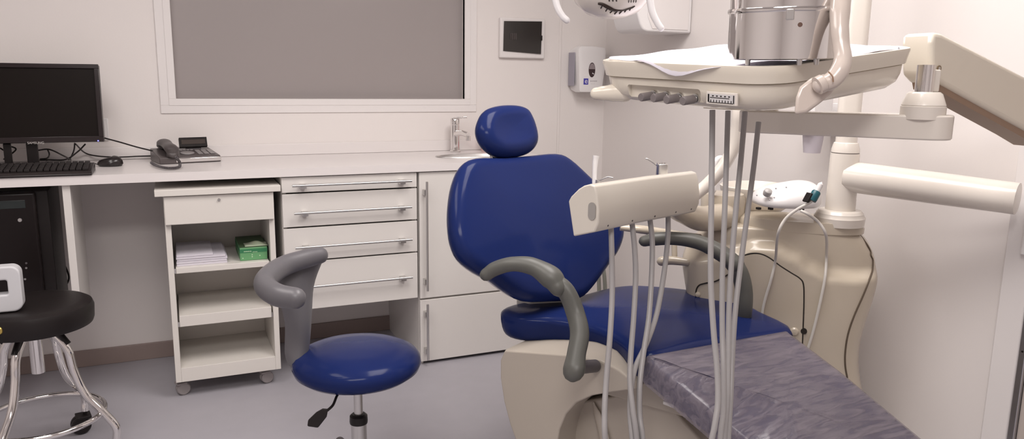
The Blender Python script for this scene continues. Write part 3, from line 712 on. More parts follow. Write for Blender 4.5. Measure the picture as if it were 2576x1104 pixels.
# far armrest
dd = 2.22
ar2 = obj('armrest', M().tube([ap(1622,606,2.24), ap(1650,601,2.23), ap(1700,600,2.22), ap(1760,610,2.21), ap(1815,637,2.19), ap(1850,664,2.17)], [.018,.021,.021,.023,.026,.026], seg=24, flat=.92, up=(0,0,1), roundends=True), ARMPU, ch)
obj('armrest_post', M().tube([ap(1838,655,2.18), ap(1860,685,2.17), ap(1871,730,2.17), ap(1870,780,2.18), ap(1862,830,2.22), ap(1858,850,2.24)], [.025,.026,.026,.026,.026,.024], seg=24, flat=.75, up=ww), ARMPU, ar2)
# small white latch under the leg rest
m = M(); a = at(1690,1040,Z=.40); m.obox(a+V((.03,.05,0)), uu*.016, ww*.008, V((0,0,.005))); obj('leg_rest_latch', m, WPLASTIC, ch, bevel=.002)
# plastic film over the leg rest
FILM = bpy.data.materials.new('wrinkled_plastic_film'); FILM.use_nodes = True; nt = FILM.node_tree; b = nt.nodes['Principled BSDF']
b.inputs['Base Color'].default_value = (.27,.235,.275,1); b.inputs['Roughness'].default_value = .30; b.inputs['Coat Weight'].default_value = .5; b.inputs['Coat Roughness'].default_value = .08
tc = nt.nodes.new('ShaderNodeTexCoord'); mp = nt.nodes.new('ShaderNodeMapping'); mp.inputs['Rotation'].default_value = (0,0,math.radians(-15)); mp.inputs['Scale'].default_value = (9,55,30)
nz = nt.nodes.new('ShaderNodeTexNoise'); nz.inputs['Scale'].default_value = 1.0; nz.inputs['Detail'].default_value = 6; nz.inputs['Distortion'].default_value = 1.6
bp = nt.nodes.new('ShaderNodeBump'); bp.inputs['Strength'].default_value = .55; bp.inputs['Distance'].default_value = .006
nt.links.new(tc.outputs['Object'], mp.inputs['Vector']); nt.links.new(mp.outputs['Vector'], nz.inputs['Vector']); nt.links.new(nz.outputs['Fac'], bp.inputs['Height']); nt.links.new(bp.outputs['Normal'], b.inputs['Normal'])
rp = nt.nodes.new('ShaderNodeMapRange'); rp.inputs[1].default_value = .35; rp.inputs[2].default_value = .65; rp.inputs[3].default_value = .45; rp.inputs[4].default_value = .72
nt.links.new(nz.outputs['Fac'], rp.inputs[0]); nt.links.new(rp.outputs[0], b.inputs['Alpha'])
m = M()
fo = [p-fn*0 for p in lo_]
c_ = sum(fo, V())/len(fo)
tang = [(fo[(i+1)%len(fo)]-fo[i-1]).normalized() for i in range(len(fo))]
outd = [t.cross(fn) for t in tang]; sg = 1 if sum(outd[i].dot(fo[i]-c_) for i in range(len(fo))) > 0 else -1
outd = [v*sg for v in outd]
rings = []
for (o_, h_) in ((.0095,-.060),(.0105,-.03),(.0095,-.004),(.004,.009),(-.006,.0135)): rings.append([fo[i]+outd[i]*o_+fn*h_ for i in range(len(fo))])
base = [fo[i]-outd[i]*.006+fn*.0135 for i in range(len(fo))]; cc = c_+fn*.0135
for f in (.1,.25,.4,.55,.7,.85,.97): rings.append([p+(cc-p)*f+fn*(.007*math.sin(f*math.pi/2)+.0015*math.sin(i*2.1+f*17)*(f<.9)) for i, p in enumerate(base)])
bm_ = m.bm; R = [[bm_.verts.new(p) for p in r] for r in rings]; n = len(R[0])
for i in range(len(R)-1):
    for k in range(n): bm_.faces.new([R[i][k],R[i][(k+1)%n],R[i+1][(k+1)%n],R[i+1][k]])
bm_.faces.new(R[-1])
tag(obj('plastic_cover', m, FILM, ang=70), 'wrinkled clear plastic film cover stretched over the foot end of the dental chair', 'cover')
# ------------------------------------------------------------------ dental unit (spittoon unit by the right wall)
du = thing('dental_unit', 'cream moulded dental unit standing between the patient chair and the right wall', 'dental unit', (1.72,1.78,0))
E1 = V((.46,-.41,0)).normalized(); E2 = V((-E1.y,E1.x,0)); E2 = E2 if E2.y > 0 else -E2
UO = (at(1710,640,d=2.52)+at(2225,640,d=2.31))/2
def usec(py, xl, xr, depth, dl=2.52, dr=2.31, e=3.4, fr=0.0, n=56):
    """horizontal section whose left and right silhouettes sit at the given columns"""
    L_, R_ = on_plane(xl,py,UO,E2), on_plane(xr,py,UO,E2); z = (L_.z+R_.z)/2
    c = (L_+R_)/2+E2*(.5*depth-.135+fr); a = (R_-L_).length/2*.955
    r = []
    for k in range(n):
        t = 2*math.pi*k/n; ct, st_ = math.cos(t), math.sin(t)
        r.append(V((0,0,z))+V((c.x,c.y,0))+E1*a*math.copysign(abs(ct)**(2/e),ct)+E2*depth/2*math.copysign(abs(st_)**(2/e),st_))
    return r
rings = [usec(1330,1735,2215,.215),usec(1180,1735,2210,.215),usec(1060,1735,2200,.215),usec(985,1735,2186,.215),usec(900,1735,2166,.215),usec(850,1733,2164,.215),usec(800,1730,2172,.215),usec(750,1722,2190,.215),usec(700,1713,2208,.22),usec(665,1708,2217,.225),usec(645,1710,2212,.225),usec(620,1722,2208,.22),usec(600,1740,2200,.215),usec(580,1765,2186,.21),usec(565,1795,2168,.225),usec(556,1830,2150,.20)]
for r in rings[:1]:
    for p in r: p.z = .002
m = M(); m.loft(rings); 
ub = obj('body', m, UCREAM, du, ang=80, sub=2)
dg = bpy.context.evaluated_depsgraph_get(); dg.update(); me = bpy.data.meshes.new_from_object(ub.evaluated_get(dg)); ub.modifiers.clear(); ub.data = me; me.name = 'body'
crest = [(1650,640),(1760,640),(1850,628),(1900,612),(1950,614),(2000,640),(2040,668),(2080,686),(2150,690),(2230,680)]
orgu = V(OR[ub.name])
def ss(t): t = max(0,min(1,t)); return t*t*(3-2*t)
fE = min((v.co+orgu).dot(E2) for v in me.vertices)
for v in me.vertices:
    w_ = v.co+orgu; fr_w = 1-ss((w_.dot(E2)-fE-.015)/.10)
    if fr_w <= 0: continue
    c_ = V((WX.x*0,0,0)); rel = w_-CP
    xc = rel.dot(ax); yc = -rel.dot(ay); zc_ = -rel.dot(az); px = 1288+F*xc/zc_; py = 552+F*yc/zc_
    yc_ = crest[-1][1]
    for (xa,ya),(xb,yb) in zip(crest, crest[1:]):
        if xa <= px <= xb: yc_ = ya+(yb-ya)*ss((px-xa)/(xb-xa)); break
    amt = ss((py-yc_+14)/30)*fr_w
    v.co += -E2*(.036*amt)
me.shade_smooth(); me.set_sharp_from_angle(angle=math.radians(80))
dg = bpy.context.evaluated_depsgraph_get(); dg.update(); ev = ub.evaluated_get(dg).to_mesh()
org = V(OR[ub.name]); ubv = BVHTree.FromPolygons([v.co+org for v in ev.vertices], [tuple(p.vertices) for p in ev.polygons])
def uh(px,py,off=.001): return hit(px,py,ubv,off)
# top ledge
m = M(); 
m.loft([usec(566,1850,2176,.19,2.46,2.29,3),usec(556,1852,2178,.195,2.46,2.29,3),usec(546,1856,2172,.19,2.46,2.29,3),usec(540,1866,2160,.17,2.46,2.29,3)])
obj('top_ledge', m, UCREAM, du, ang=60)
# door with dark joint
dpx = [(1850,900),(1848,800),(1848,700),(1852,662),(1868,645),(1888,638),(1912,638),(1935,648),(1962,668),(1990,686),(2012,700),(2021,716),(2022,760),(2020,820),(2018,870),(2014,930)]
def surf_poly(px, off, n=3):
    P = catmull([V((x,y,0)) for x, y in px], n, closed=False); return [uh(p.x,p.y,off) for p in P]
def raised(px, mat_, name, t=.0035, label=None, parent=None):
    P = [V((x,y,0)) for x, y in px]; c = sum(P, V())/len(P); P = catmull(P, 3, closed=False)
    rings = []
    for f in (1.0,.98,.8,.6,.4,.2,.02): rings.append([uh((c+(p-c)*f).x,(c+(p-c)*f).y, -.004 if f == 1.0 else t) for p in P])
    m = M(); m.loft(rings, cap=False); m.bm.faces.new([v for v in m.bm.verts][-len(P):]); return obj(name, m, mat_, parent or du, ang=50, label=label)
raised(dpx, UCREAM, 'door')
m = M(); m.tube([uh(x,y,.0015) for x, y in dpx[2:]], .0021, seg=8, smooth=5); obj('door_joint', m, DARKGAP, du)
kb = uh(1998,833,.006); m = M(); m.lathe(kb, [(.0001,-.006),(.013,-.006),(.013,.0),(.009,.004),(.0001,.0055)], axis=-E2, seg=24); obj('door_knob', m, UCREAM, du)
kb = uh(2022,832,.003); m = M(); m.lathe(kb, [(.0001,-.002),(.009,-.002),(.009,.002),(.0001,.002)], axis=-E2, seg=20); obj('latch_recess', m, DARKGAP, du)
m = M(); m.tube([uh(x,y,.001) for x, y in ((1752,770),(1751,735),(1758,718),(1775,712),(1800,707),(1825,694),(1845,682))], .0021, seg=8, smooth=5); obj('panel_joint', m, DARKGAP, du)
m = M(); m.lathe(uh(1757,740,.004), [(.0001,-.004),(.008,-.004),(.008,0),(.0001,.003)], axis=-E2, seg=20); obj('panel_button', m, UCREAM, du)
sm = [(2138,563),(2156,583),(2178,612),(2189,632),(2190,642),(2195,655),(2194,680),(2186,705),(2170,745),(2148,795),(2133,840),(2126,885),(2126,920),(2131,950)]
m = M(); m.tube([uh(x,y,.0008) for x, y in sm], .0026, seg=8, smooth=5); obj('side_joint', m, mat('seam_brown',(.11,.08,.055),.7), du)
# column, collar, lamp pole
CL = at(2112,540,d=2.28); 
def colz(py, px=2112): return at(px,py,d=2.28).z
cxy = V((CL.x,CL.y,0))
z0 = colz(548)
m = M(); m.lathe(cxy, [(.0001,z0-.02),(.070,z0-.02),(.072,z0+.004),(.066,z0+.014),(.066,z0+.016),(.060,z0+.024),(.046,z0+.026),(.0001,z0+.026)], seg=48); obj('column_collar', m, CREAM2, du)
zc = colz(382,2114)
m = M(); m.lathe(cxy, [(.0001,z0+.0262),(.0425,z0+.0262),(.0405,zc),(.0001,zc)], seg=48); cl_ = obj('column', m, CREAM2, du)
zt = colz(345,2115)
m = M(); m.lathe(cxy, [(.0001,zc+.0025),(.0395,zc+.0025),(.039,zc+.012),(.034,zc+.030),(.030,zc+.032),(.030,zt+.02),(.0001,zt+.02)], seg=48); obj('column_cap', m, CREAM2, cl_)
obj('cap_joint', M().lathe(cxy, [(.0001,zc-.0002),(.0385,zc-.0002),(.0385,zc+.0026),(.0001,zc+.0026)], seg=48), mat('joint_grey',(.16,.14,.13),.6), cl_)
pt = at(2146,60,d=2.20)
m = M(); zz = 2.12; m.loft([rrect((cxy.x,cxy.y,z),E1*.032,E2*.026,.020) for z in (zt+.0205,zz)]); obj('lamp_pole', m, CREAM2, du)
# side arm
a0 = cxy+V((0,0,colz(440))); a1 = at(2560,500,d=1.96)
m = M(); m.tube([a0+(a1-a0)*.03, a0+(a1-a0)*.1, a0+(a1-a0)*.5, a1], [.044,.045,.044,.0415], seg=36); obj('side_arm', m, CREAM2, cl_)
m = M(); vb = a1+(a1-a0).normalized()*.018; vb.x = RX-.022; m.loft([rrect((vb.x+.0,vb.y,z),V((.0185,0,0)),V((0,.022,0)),.010) for z in (vb.z-.15,vb.z+.10)]); obj('arm_joint_post', m, WPLASTIC, cl_, bevel=.003)
# swivel neck at the left top of the unit
nc = at(1815,560,d=2.42); 
def nz_(py): return at(1815,py,d=2.42).z
m = M(); m.lathe((nc.x,nc.y,0), [(.0001,nz_(650)),(.054,nz_(650)),(.055,nz_(592)),(.0001,nz_(592))], seg=44); nk = obj('neck', m, UCREAM, du)
m = M(); m.lathe((nc.x,nc.y,0), [(.0001,nz_(594)),(.052,nz_(594)),(.052,nz_(583)),(.0001,nz_(583))], seg=44); obj('neck_gap', m, DARKGAP, nk)
m = M(); m.lathe((nc.x,nc.y,0), [(.0001,nz_(584)),(.056,nz_(584)),(.066,nz_(560)),(.068,nz_(500)),(.062,nz_(484)),(.0001,nz_(482))], seg=44); obj('neck_head', m, UCREAM, nk)
ab = obj('assistant_arm', M().tube([at(1815,545,d=2.36), at(1765,550,d=2.31), at(1715,535,d=2.24), at(1690,520,d=2.18)], [.050,.045,.034,.026], seg=24, flat=.85, up=(0,0,1), roundends=True), UCREAM, du)
obj('swing_tube', M().tube([at(1735,500,d=2.22), at(1775,468,d=2.22), at(1815,425,d=2.21), at(1843,375,d=2.20), at(1853,330,d=2.19), at(1857,290,d=2.18), at(1858,250,d=2.18)], .0185, seg=24), CREAM2, du)
m = M(); m.tube([at(1560,572,d=2.30),at(1620,578,d=2.30),at(1690,590,d=2.32),at(1760,600,d=2.34)], [.012,.016,.018,.018], seg=20, flat=.8, up=(0,0,1)); obj('support_bar', m, UCREAM, du)
m = M(); m.tube([at(1664,657,d=2.40),at(1690,655,d=2.40),at(1730,660,d=2.38)], [.015,.014,.012], seg=20, roundends=True); m.tube([at(1696,612,d=2.42),at(1697,655,d=2.42)], .009, seg=12, smooth=1); obj('drain_stub', m, UCREAM, du)
# spittoon bowl
sb = at(1905,470,d=2.52)
m = M(); m.lathe(sb, [(.0001,-.10),(.05,-.10),(.10,-.06),(.118,-.01),(.120,.004),(.116,.006),(.110,-.004),(.088,-.05),(.03,-.07),(.0001,-.072)], seg=56); obj('spittoon_bowl', m, CREAM2, du)
m = M(); m.tube([at(1792,478,d=2.34),at(1795,430,d=2.34),at(1802,404,d=2.34),at(1815,398,d=2.36),at(1825,410,d=2.38)], [.012,.010,.009,.009,.008], seg=16, roundends=True); obj('rinse_spout', m, WPLASTIC, du)
# hoses behind the back rest
for dx_ in (0, 14):
    m = M(); m.tube([at(1505+dx_*.4,640,d=2.75),at(1506+dx_,690,d=2.75),at(1508+dx_*1.1,760,d=2.75),at(1512+dx_,840,d=2.72),at(1560,920,d=2.6)], .007, seg=10); obj('waste_hose', m, mat('hose_green_grey',(.22,.22,.19),.5), du)
# ------------------------------------------------------------------ scaler device on the unit
b0 = at(1900,528,d=2.20); b1 = at(2045,520,d=2.16)
zb_ = at(1960,533,d=2.19).z
sd_c = at(1974,520,d=2.28); sd_c.z = 0
scx = V((.93,-.37,0)).normalized(); scy = V((.37,.93,0)).normalized()
sl = thing('scaler_unit', 'white rounded ultrasonic scaler box with a round dial on top of the dental unit', 'dental device', (sd_c.x,sd_c.y,zb_))
def blob(a, b, z, sh=0, e=2.6, tilt=0.0):
    r = []
    for k in range(48):
        t = 2*math.pi*k/48; ct, s_ = math.cos(t), math.sin(t)
        X_ = a*math.copysign(abs(ct)**(2/e),ct); Y_ = b*math.copysign(abs(s_)**(2/e),s_)
        r.append(V((sd_c.x,sd_c.y,z+tilt*(X_+a)+tilt*.5*(Y_+b)))+scx*(X_+sh)+scy*Y_)
    return r
hS = .048
m = M(); m.loft([blob(.082,.075,zb_+.004), blob(.095,.086,zb_+.010), blob(.098,.088,zb_+.020,tilt=.03), blob(.093,.082,zb_+.030,.002,tilt=.12), blob(.078,.068,zb_+.038,.006,tilt=.20), blob(.050,.045,zb_+.042,.008,tilt=.26), blob(.01,.01,zb_+.052,.010,tilt=.2)])
shl = obj('shell', m, WPLASTIC, sl, ang=60, sub=1)
m = M()
for q in ((1912,522),(1942,529),(2020,528)): p = at(*q,d=2.22); m.box((p.x-.005,p.y,zb_+.0002),(p.x+.005,p.y+.012,zb_+.0065))
obj('feet', m, BLACK, sl)
kp = at(1932,482,d=2.205); m = M(); m.lathe(kp, [(.0001,-.012),(.011,-.012),(.0125,-.004),(.011,.004),(.006,.008),(.0001,.009)], axis=(-.15,-.55,.82), seg=28); obj('dial', m, mat('dial_grey',(.50,.48,.47),.35), sl)
m = M()
for q in ((1948,497),(1936,502),(1952,474),(1904,491),(1978,471)):
    p = at(*q,d=2.188); m.lathe(p, [(.0001,-.001),(.0022,-.001),(.0022,.0012),(.0001,.0012)], axis=(-.15,-.55,.82), seg=8)
obj('print_marks', m, GREYTXT, sl)
hp0 = at(2062,468,d=2.12); hp1 = at(2042,505,d=2.12); ax_ = (hp0-hp1).normalized()
hs_ = thing('scaler_handpiece', 'teal and white scaler handpiece resting in its holder beside the column', 'handpiece', hp1)
m = M(); m.lathe(hp1, [(.0001,.0),(.0115,.0),(.0125,.006),(.0125,.026),(.0105,.030),(.0001,.030)], axis=ax_, seg=28); obj('grip', m, TEAL, hs_)
m = M(); m.lathe(hp1, [(.0001,.0302),(.0085,.0302),(.0075,.052),(.0001,.060)], axis=ax_, seg=24); obj('tip', m, WPLASTIC, hs_)
m = M(); m.obox(hp1+ax_*.008+V((-.014,.006,.002)), ax_*.014, ax_.cross(V((0,1,0)))*.004, V((0,.01,0))); obj('holder_clip', m, BLACK, sl, bevel=.002)
cab = [hp1-ax_*.0, at(2035,511,d=2.12), at(2005,527,d=2.13), at(1975,552,d=2.14), at(1957,590,d=2.15), uh(1951,650,.009), uh(1940,700,.009), uh(1925,750,.009), uh(1917,790,.009), uh(1912,850,.009), uh(1925,900,.006), uh(1980,925,.006), uh(2020,900,.006), uh(2036,860,.009), uh(2050,810,.009), uh(2064,750,.009), uh(2072,700,.009), uh(2078,640,.009), at(2078,592,d=2.15), at(2060,560,d=2.15), at(2035,540,d=2.15), at(2015,530,d=2.17)]
tag(obj('scaler_cable', M().tube(cab, .0042, seg=10), HOSEW), 'white cable looping down from the teal handpiece over the cream dental unit', 'cable')
# cup and cup holder by the wall behind the unit
cp0 = at(2042,384,d=2.55)
ct = thing('rinse_cup', 'translucent lilac-white plastic cup hanging in the holder below the tray beam', 'cup', cp0)
h = .060
obj('body', M().lathe(cp0, [(.0001,0),(.027,0),(.034,h),(.0355,h),(.0355,h+.003),(.033,h+.003),(.026,.0015),(.0001,.0015)], seg=40), mat('cup_plastic',(.56,.52,.58),.3,alpha=.85), ct)
hd = M(); hz = cp0.z+h+.0035; hd.box((cp0.x-.055,cp0.y-.03,hz),(RX-.0020,cp0.y+.03,hz+.012)); hd.box((RX-.012,cp0.y-.03,hz+.0125),(RX-.0020,cp0.y+.03,hz+.10))
hd.box((cp0.x-.04,cp0.y-.035,hz+.0125),(cp0.x+.04,cp0.y+.03,hz+.14))
tag(obj('cup_holder', hd, WPLASTIC, bevel=.003), 'white wall bracket holding the plastic rinse cup, partly hidden by the tray beam', 'cup holder')
# ------------------------------------------------------------------ delivery unit (tray)
fl, fr_, br = V((.843,1.402,1.158)), V((.945,.981,1.143)), V((1.396,1.157,1.195))
bl = fl+br-fr_
eF = (fr_-fl); LF = eF.length; eF.normalize(); eS = (br-fr_)*.5+(bl-fl)*.5; LS = eS.length; eS = (eS-eF*eS.dot(eF)); eS.normalize()
nT = eF.cross(eS); nT = nT if nT.z > 0 else -nT
tc0 = (fl+br)/2
dl = thing('delivery_tray', 'cream instrument tray with four grey knobs and a gauge, held by a jointed arm', 'dental tray', (tc0.x,tc0.y,1.10))
def tr_ring(inset, h, r): return rrect(tc0+nT*h, eF*(LF/2-inset), eS*(LS/2-inset), r, 8)
m = M(); m.loft([tr_ring(.045,-.004,.05), tr_ring(.022,.002,.06), tr_ring(.008,.014,.065), tr_ring(.003,.030,.065), tr_ring(.001,.047,.065), tr_ring(.003,.0485,.064), tr_ring(-.004,.050,.068), tr_ring(-.007,.064,.07), tr_ring(-.010,.076,.072), tr_ring(-.0095,.080,.072), tr_ring(-.006,.081,.07), tr_ring(-.002,.079,.068), tr_ring(.006,.064,.06), tr_ring(.012,.060,.056)])
tbo = obj('tray_body', m, CREAM, dl, ang=55)
def front(px, py, off=0.0): return on_plane(px,py,fl-eS*off,eS)
def cut(o, mb_):
    c = obj('cutter', mb_, CREAM); md = o.modifiers.new('c', 'BOOLEAN'); md.operation = 'DIFFERENCE'; md.object = c; md.solver = 'EXACT'
    dg = bpy.context.evaluated_depsgraph_get(); dg.update(); me = bpy.data.meshes.new_from_object(o.evaluated_get(dg)); o.modifiers.clear(); o.data = me; me.name = o.name; bpy.data.objects.remove(c)
    me.shade_smooth(); me.set_sharp_from_angle(angle=math.radians(40))
rc0, rc1 = front(1574,215), front(1756,268); rcA = front(1574,262); 
cU = (front(1574,214)+front(1756,226)+front(1756,268)+front(1590,262))/4
hwid = (front(1756,240)-front(1574,236)).length/2
cut(tbo, M().prism(rrect(cU+eS*.012-nT*.003, eF*hwid, nT*.0215, .006), -eS*.05))
# knobs
for kx_, ky_ in ((1742,250),(1701,247),(1668,243),(1637,241)):
    p = front(kx_,ky_)+eS*.0115; 
    kn = M(); kn.lathe(p, [(.0001,.009),(.0078,.009),(.0082,.011)]+[(.0082,.038),(.0072,.040),(.0001,.040)], axis=-eS, seg=20)
    k_ = obj('knob', kn, KNOB, dl)
    obj('knob_ring', M().lathe(p, [(.0001,.001),(.0095,.001),(.0095,.0055),(.006,.006),(.006,.0079),(.0001,.0079)], axis=-eS, seg=20), STEEL, k_)
# gauge
gC = (front(1787,235)+front(1852,260))/2; gw = (front(1853,248)-front(1785,246)).length/2
gf = obj('gauge_frame', M().obox(gC-eS*.0028, eF*(gw+.004), nT*.0115, eS*.0026), CREAM2, dl, bevel=.0012)
obj('gauge_face', M().obox(gC-eS*.0058, eF*gw, nT*.0078, eS*.0004), mat('gauge_white',(.62,.60,.60),.4), gf)
m = M()
m.obox(gC-eS*.0064+nT*.001-eF*gw*.1, eF*gw*.72, nT*.0006, eS*.0002); m.obox(gC-eS*.0064-eF*gw*.93, eF*.0016, nT*.007, eS*.0002); m.obox(gC-eS*.0064+eF*gw*.93, eF*.0010, nT*.007, eS*.0002)
for k in range(8): m.obox(gC-eS*.0064-nT*.0050+eF*gw*(-.75+.215*k), eF*gw*.025, nT*.0022, eS*.0002)
for k in range(5): m.obox(gC-eS*.0064+nT*.0042+eF*gw*(-.6+.3*k), eF*gw*.06, nT*.0010, eS*.0002)
m.obox(gC-eS*.0064-nT*.0074, eF*gw*.9, nT*.0005, eS*.0002)
obj('gauge_marks', m, BLACK, gf)
obj('lower_groove', M().tube([front(1770,271,.0), front(1820,274,.0), front(1872,276,.0)], .0009, seg=6), mat('groove_shadow',(.30,.26,.21),.6), dl)
# left grip
gp0 = on_plane(1545,235,fl,eS); gd = (at(1484,237,d=1.62)-at(1545,234,d=1.60)).normalized()
g0_ = at(1572,232,d=1.595)
obj('grip', M().tube([g0_, g0_+gd*.022, g0_+gd*.045, g0_+gd*.062], [.0200,.0185,.0155,.0130], seg=24, roundends=True), CREAM, dl)
# paper lining
pn = 26; G = []
rnd = random.Random(3)
for i in range(pn+1):
    row = []
    for k in range(pn+1):
        u = i/pn; v = k/pn
        p = tc0+eF*(u-.5)*(LF-.014)+eS*(v-.5)*(LS-.014)
        e = min(u,1-u,v,1-v)
        h_ = .0735+.0022*math.sin(7*u+3*v)+.002*math.sin(15*v-4*u+1)+.0012*math.sin(23*u+11*v)
        w_ = max(0,1-e/.09)
        h_ += w_*.006
        q_ = max(0, math.sin((u-.22)/.62*math.pi)) if .22 < u < .84 else 0
        if k == 0: p -= eS*.023*min(1,q_*2.2); h_ += .004*min(1,q_*3)-.022*q_**2*(.7+.3*math.sin(14*u))
        if k == 1: p -= eS*.012*min(1,q_*2.2); h_ += .0075*min(1,q_*2.2)
        if k == 2: p -= eS*.006*min(1,q_*2.2); h_ += .0055*min(1,q_*2.2)
        if u < .04: p -= eF*.004; h_ += .002
        row.append(p+nT*h_)
    G.append(row)
# round the corners of the sheet into the tray outline
for i in (0, pn):
    for k in (0, pn): G[i][k] = G[i][k]+(tc0+nT*.08-G[i][k])*.09
for a_, b_ in ((0,1),(pn,pn-1)):
    for k_ in (0,pn):
        for q_ in ((b_,k_),(a_,1 if k_ == 0 else pn-1)): G[q_[0]][q_[1]] = G[q_[0]][q_[1]]+(tc0+nT*.08-G[q_[0]][q_[1]])*.03
tag(obj('tray_paper', M().sheet(G), PAPER, solid=.0008, ang=180), 'crumpled white paper sheet lining the cream instrument tray under the steel drum', 'paper')
# beam under the tray
b0 = at(1900,303,d=1.80); b1 = at(2350,318,d=1.60); bd = (b1-b0).normalized(); bs_ = bd.cross(V((0,0,1))).normalized(); bu = bs_.cross(bd)
m = M(); m.loft([rrect((b0+b1)/2+bu*h_, bd*((b1-b0).length/2+.035), bs_*.045, .040, 10) for h_ in (-.027,.024)])
bm1 = obj('beam', m, CREAM2, dl, bevel=.004)
pp = tc0-nT*.004; m = M(); m.lathe((b0.x+.02,b0.y-.0,b0.z+.024), [(.0001,0),(.035,0),(.035,.055),(.0001,.055)], seg=32); obj('beam_pivot', m, CREAM2, bm1)
dc_ = at(2320,292,d=1.60); m = M(); zt_ = dc_.z
m.lathe((dc_.x,dc_.y,zt_-.006), [(.0001,0),(.0435,0),(.0435,.026),(.0415,.0275),(.0425,.029),(.034,.052),(.029,.056),(.0001,.056)], seg=48); dm = obj('pivot_dome', m, CREAM2, dl)
m = M(); m.lathe((dc_.x-.004,dc_.y,zt_+.050), [(.0001,0),(.0175,0),(.0175,.055),(.0001,.055)], seg=36); obj('pivot_pin', m, CHROME, dm)
m = M(); m.obox((dc_.x+.020,dc_.y+.004,zt_+.073), (.012,-.004,0), (.004,.012,0), (0,0,.023)); obj('pin_bracket', m, CREAM2, dm, bevel=.003)
# spring arm
P0 = at(2300,130,d=1.575); P1 = at(2640,330,d=1.80); pn_ = (P1-P0).cross(V((0,0,1))).normalized(); pn_ = pn_ if pn_.y < 0 else -pn_
def ar_(px,py): return on_plane(px,py,P0,pn_)
m = M(); apx = [(2352,80),(2372,84),(2576,190),(2625,215),(2625,355),(2576,326),(2430,246),(2362,208),(2345,190),(2343,150),(2344,110),(2346,90)]
m.prism([ar_(x,y) for x, y in apx], -pn_*.075); sa = obj('spring_arm', m, CREAM, dl, bevel=.014, seg=5)
m = M(); m.prism([ar_(x,y)-pn_*.008 for x, y in ((2362,203),(2430,243),(2576,322),(2620,347),(2620,370),(2576,343),(2420,257),(2366,226))], -pn_*.058); obj('arm_channel', m, mat('channel_brown',(.30,.20,.14),.5), sa)
sp_ = ar_(2361,172)+pn_*.001; m = M(); m.lathe(sp_, [(.0035,-.0005),(.0062,-.0005),(.0062,.0012),(.0035,.0012)], axis=pn_, seg=24); obj('screw_ring', m, mat('ring_brown',(.24,.17,.10),.5), sa)
m = M(); m.lathe(sp_, [(.0001,-.0003),(.0034,-.0003),(.0034,.0014),(.0001,.0014)], axis=pn_, seg=24); obj('screw', m, STEEL, sa)
# bracket and curved tube at the tray's near corner
bk = [(1998,290),(2002,245),(2012,218),(2040,196),(2072,186),(2100,192),(2106,212),(2092,236),(2060,262),(2030,284)]
dK = 1.245
m = M(); m.prism([at(x,y,d=dK) for x, y in bk], (at(2050,230,d=dK+.02)-at(2050,230,d=dK))); bko = obj('corner_bracket', m, PTUBE, dl, bevel=.006, seg=4)
obj('curved_tube', M().tube([at(2064,214,d=1.235), at(2092,202,d=1.235), at(2112,178,d=1.235), at(2120,148,d=1.24), at(2116,115,d=1.245), at(2112,70,d=1.25), at(2113,20,d=1.26), at(2118,-60,d=1.28), at(2128,-180,d=1.30)], [.013,.0145,.0150,.0140,.0135,.0145,.0165,.019,.02], seg=26, roundends=True), PTUBE, bko)
m = M(); m.lathe(at(2064,212,d=1.232), [(.0001,-.006),(.0150,-.006),(.0150,.004),(.012,.007),(.0001,.008)], axis=(at(2084,202,d=1.232)-at(2064,212,d=1.232)), seg=30); obj('tube_joint', m, PTUBE, bko)
obj('joint_groove', M().tube([at(2084,180,d=1.218),at(2094,192,d=1.216),at(2096,206,d=1.218)], .0012, seg=8), mat('groove_brown',(.32,.20,.13),.6), bko)
# hoses under the tray
TH = [([(1792,282,1.50),(1791,400,1.50),(1789,550,1.49),(1788,700,1.48),(1795,830,1.47),(1804,930,1.46),(1806,1010,1.45),(1798,1070,1.44),(1788,1130,1.44),(1790,1250,1.45)],.0058),
      ([(1831,284,1.56),(1827,420,1.55),(1822,560,1.54),(1817,700,1.53),(1817,830,1.52),(1820,930,1.50),(1820,1030,1.49),(1812,1104,1.48),(1806,1250,1.48)],.0056),
      ([(1874,286,1.60),(1864,400,1.59),(1852,520,1.58),(1841,650,1.57),(1834,780,1.56),(1832,900,1.54),(1830,1000,1.52),(1822,1104,1.51),(1818,1250,1.50)],.0058),
      ([(1908,312,1.66),(1896,420,1.65),(1880,540,1.64),(1864,660,1.63),(1850,780,1.61),(1842,900,1.59),(1838,1000,1.56),(1832,1104,1.54),(1828,1250,1.52)],.0058)]
for P, r_ in TH:
    pts = [at(x,y,d=d_) for x, y, d_ in P]; pts[0] = pts[0]+V((0,0,.004))
    obj('hose', M().tube(pts, r_, seg=14), HOSE, dl)
# ------------------------------------------------------------------ steel drum on the tray
dcx = at(1967,120,d=1.50); DR = .0945
DAX = (nT+V((0,0,1))).normalized(); dbase = on_plane(1967,148,tc0+nT*.085,nT); dcx = V((dbase.x,dbase.y,0)); dz0 = 0.0
dr_ = thing('steel_drum', 'polished steel sterilisation drum with banded lid standing on the instrument tray', 'drum', dbase-DAX*.009)
zbnd = .083
obj('body', M().lathe(dbase, [(.0001,0),(DR-.006,0),(DR,.002),(DR,zbnd-.004),(.0001,zbnd-.004)], axis=DAX, seg=96), CHROME, dr_)
obj('lid', M().lathe(dbase, [(.0001,zbnd+.0002),(DR-.001,zbnd+.0002),(DR-.001,zbnd+.055),(DR-.01,zbnd+.062),(.0001,zbnd+.064)], axis=DAX, seg=96), CHROME, dr_)
bd_ = obj('band', M().lathe(dbase, [(DR-.001,zbnd-.0042),(DR+.002,zbnd-.004),(DR+.003,zbnd-.001),(DR+.003,zbnd+.001),(DR+.002,zbnd+.004),(DR-.001,zbnd+.004)], axis=DAX, seg=96), CHROME, dr_)
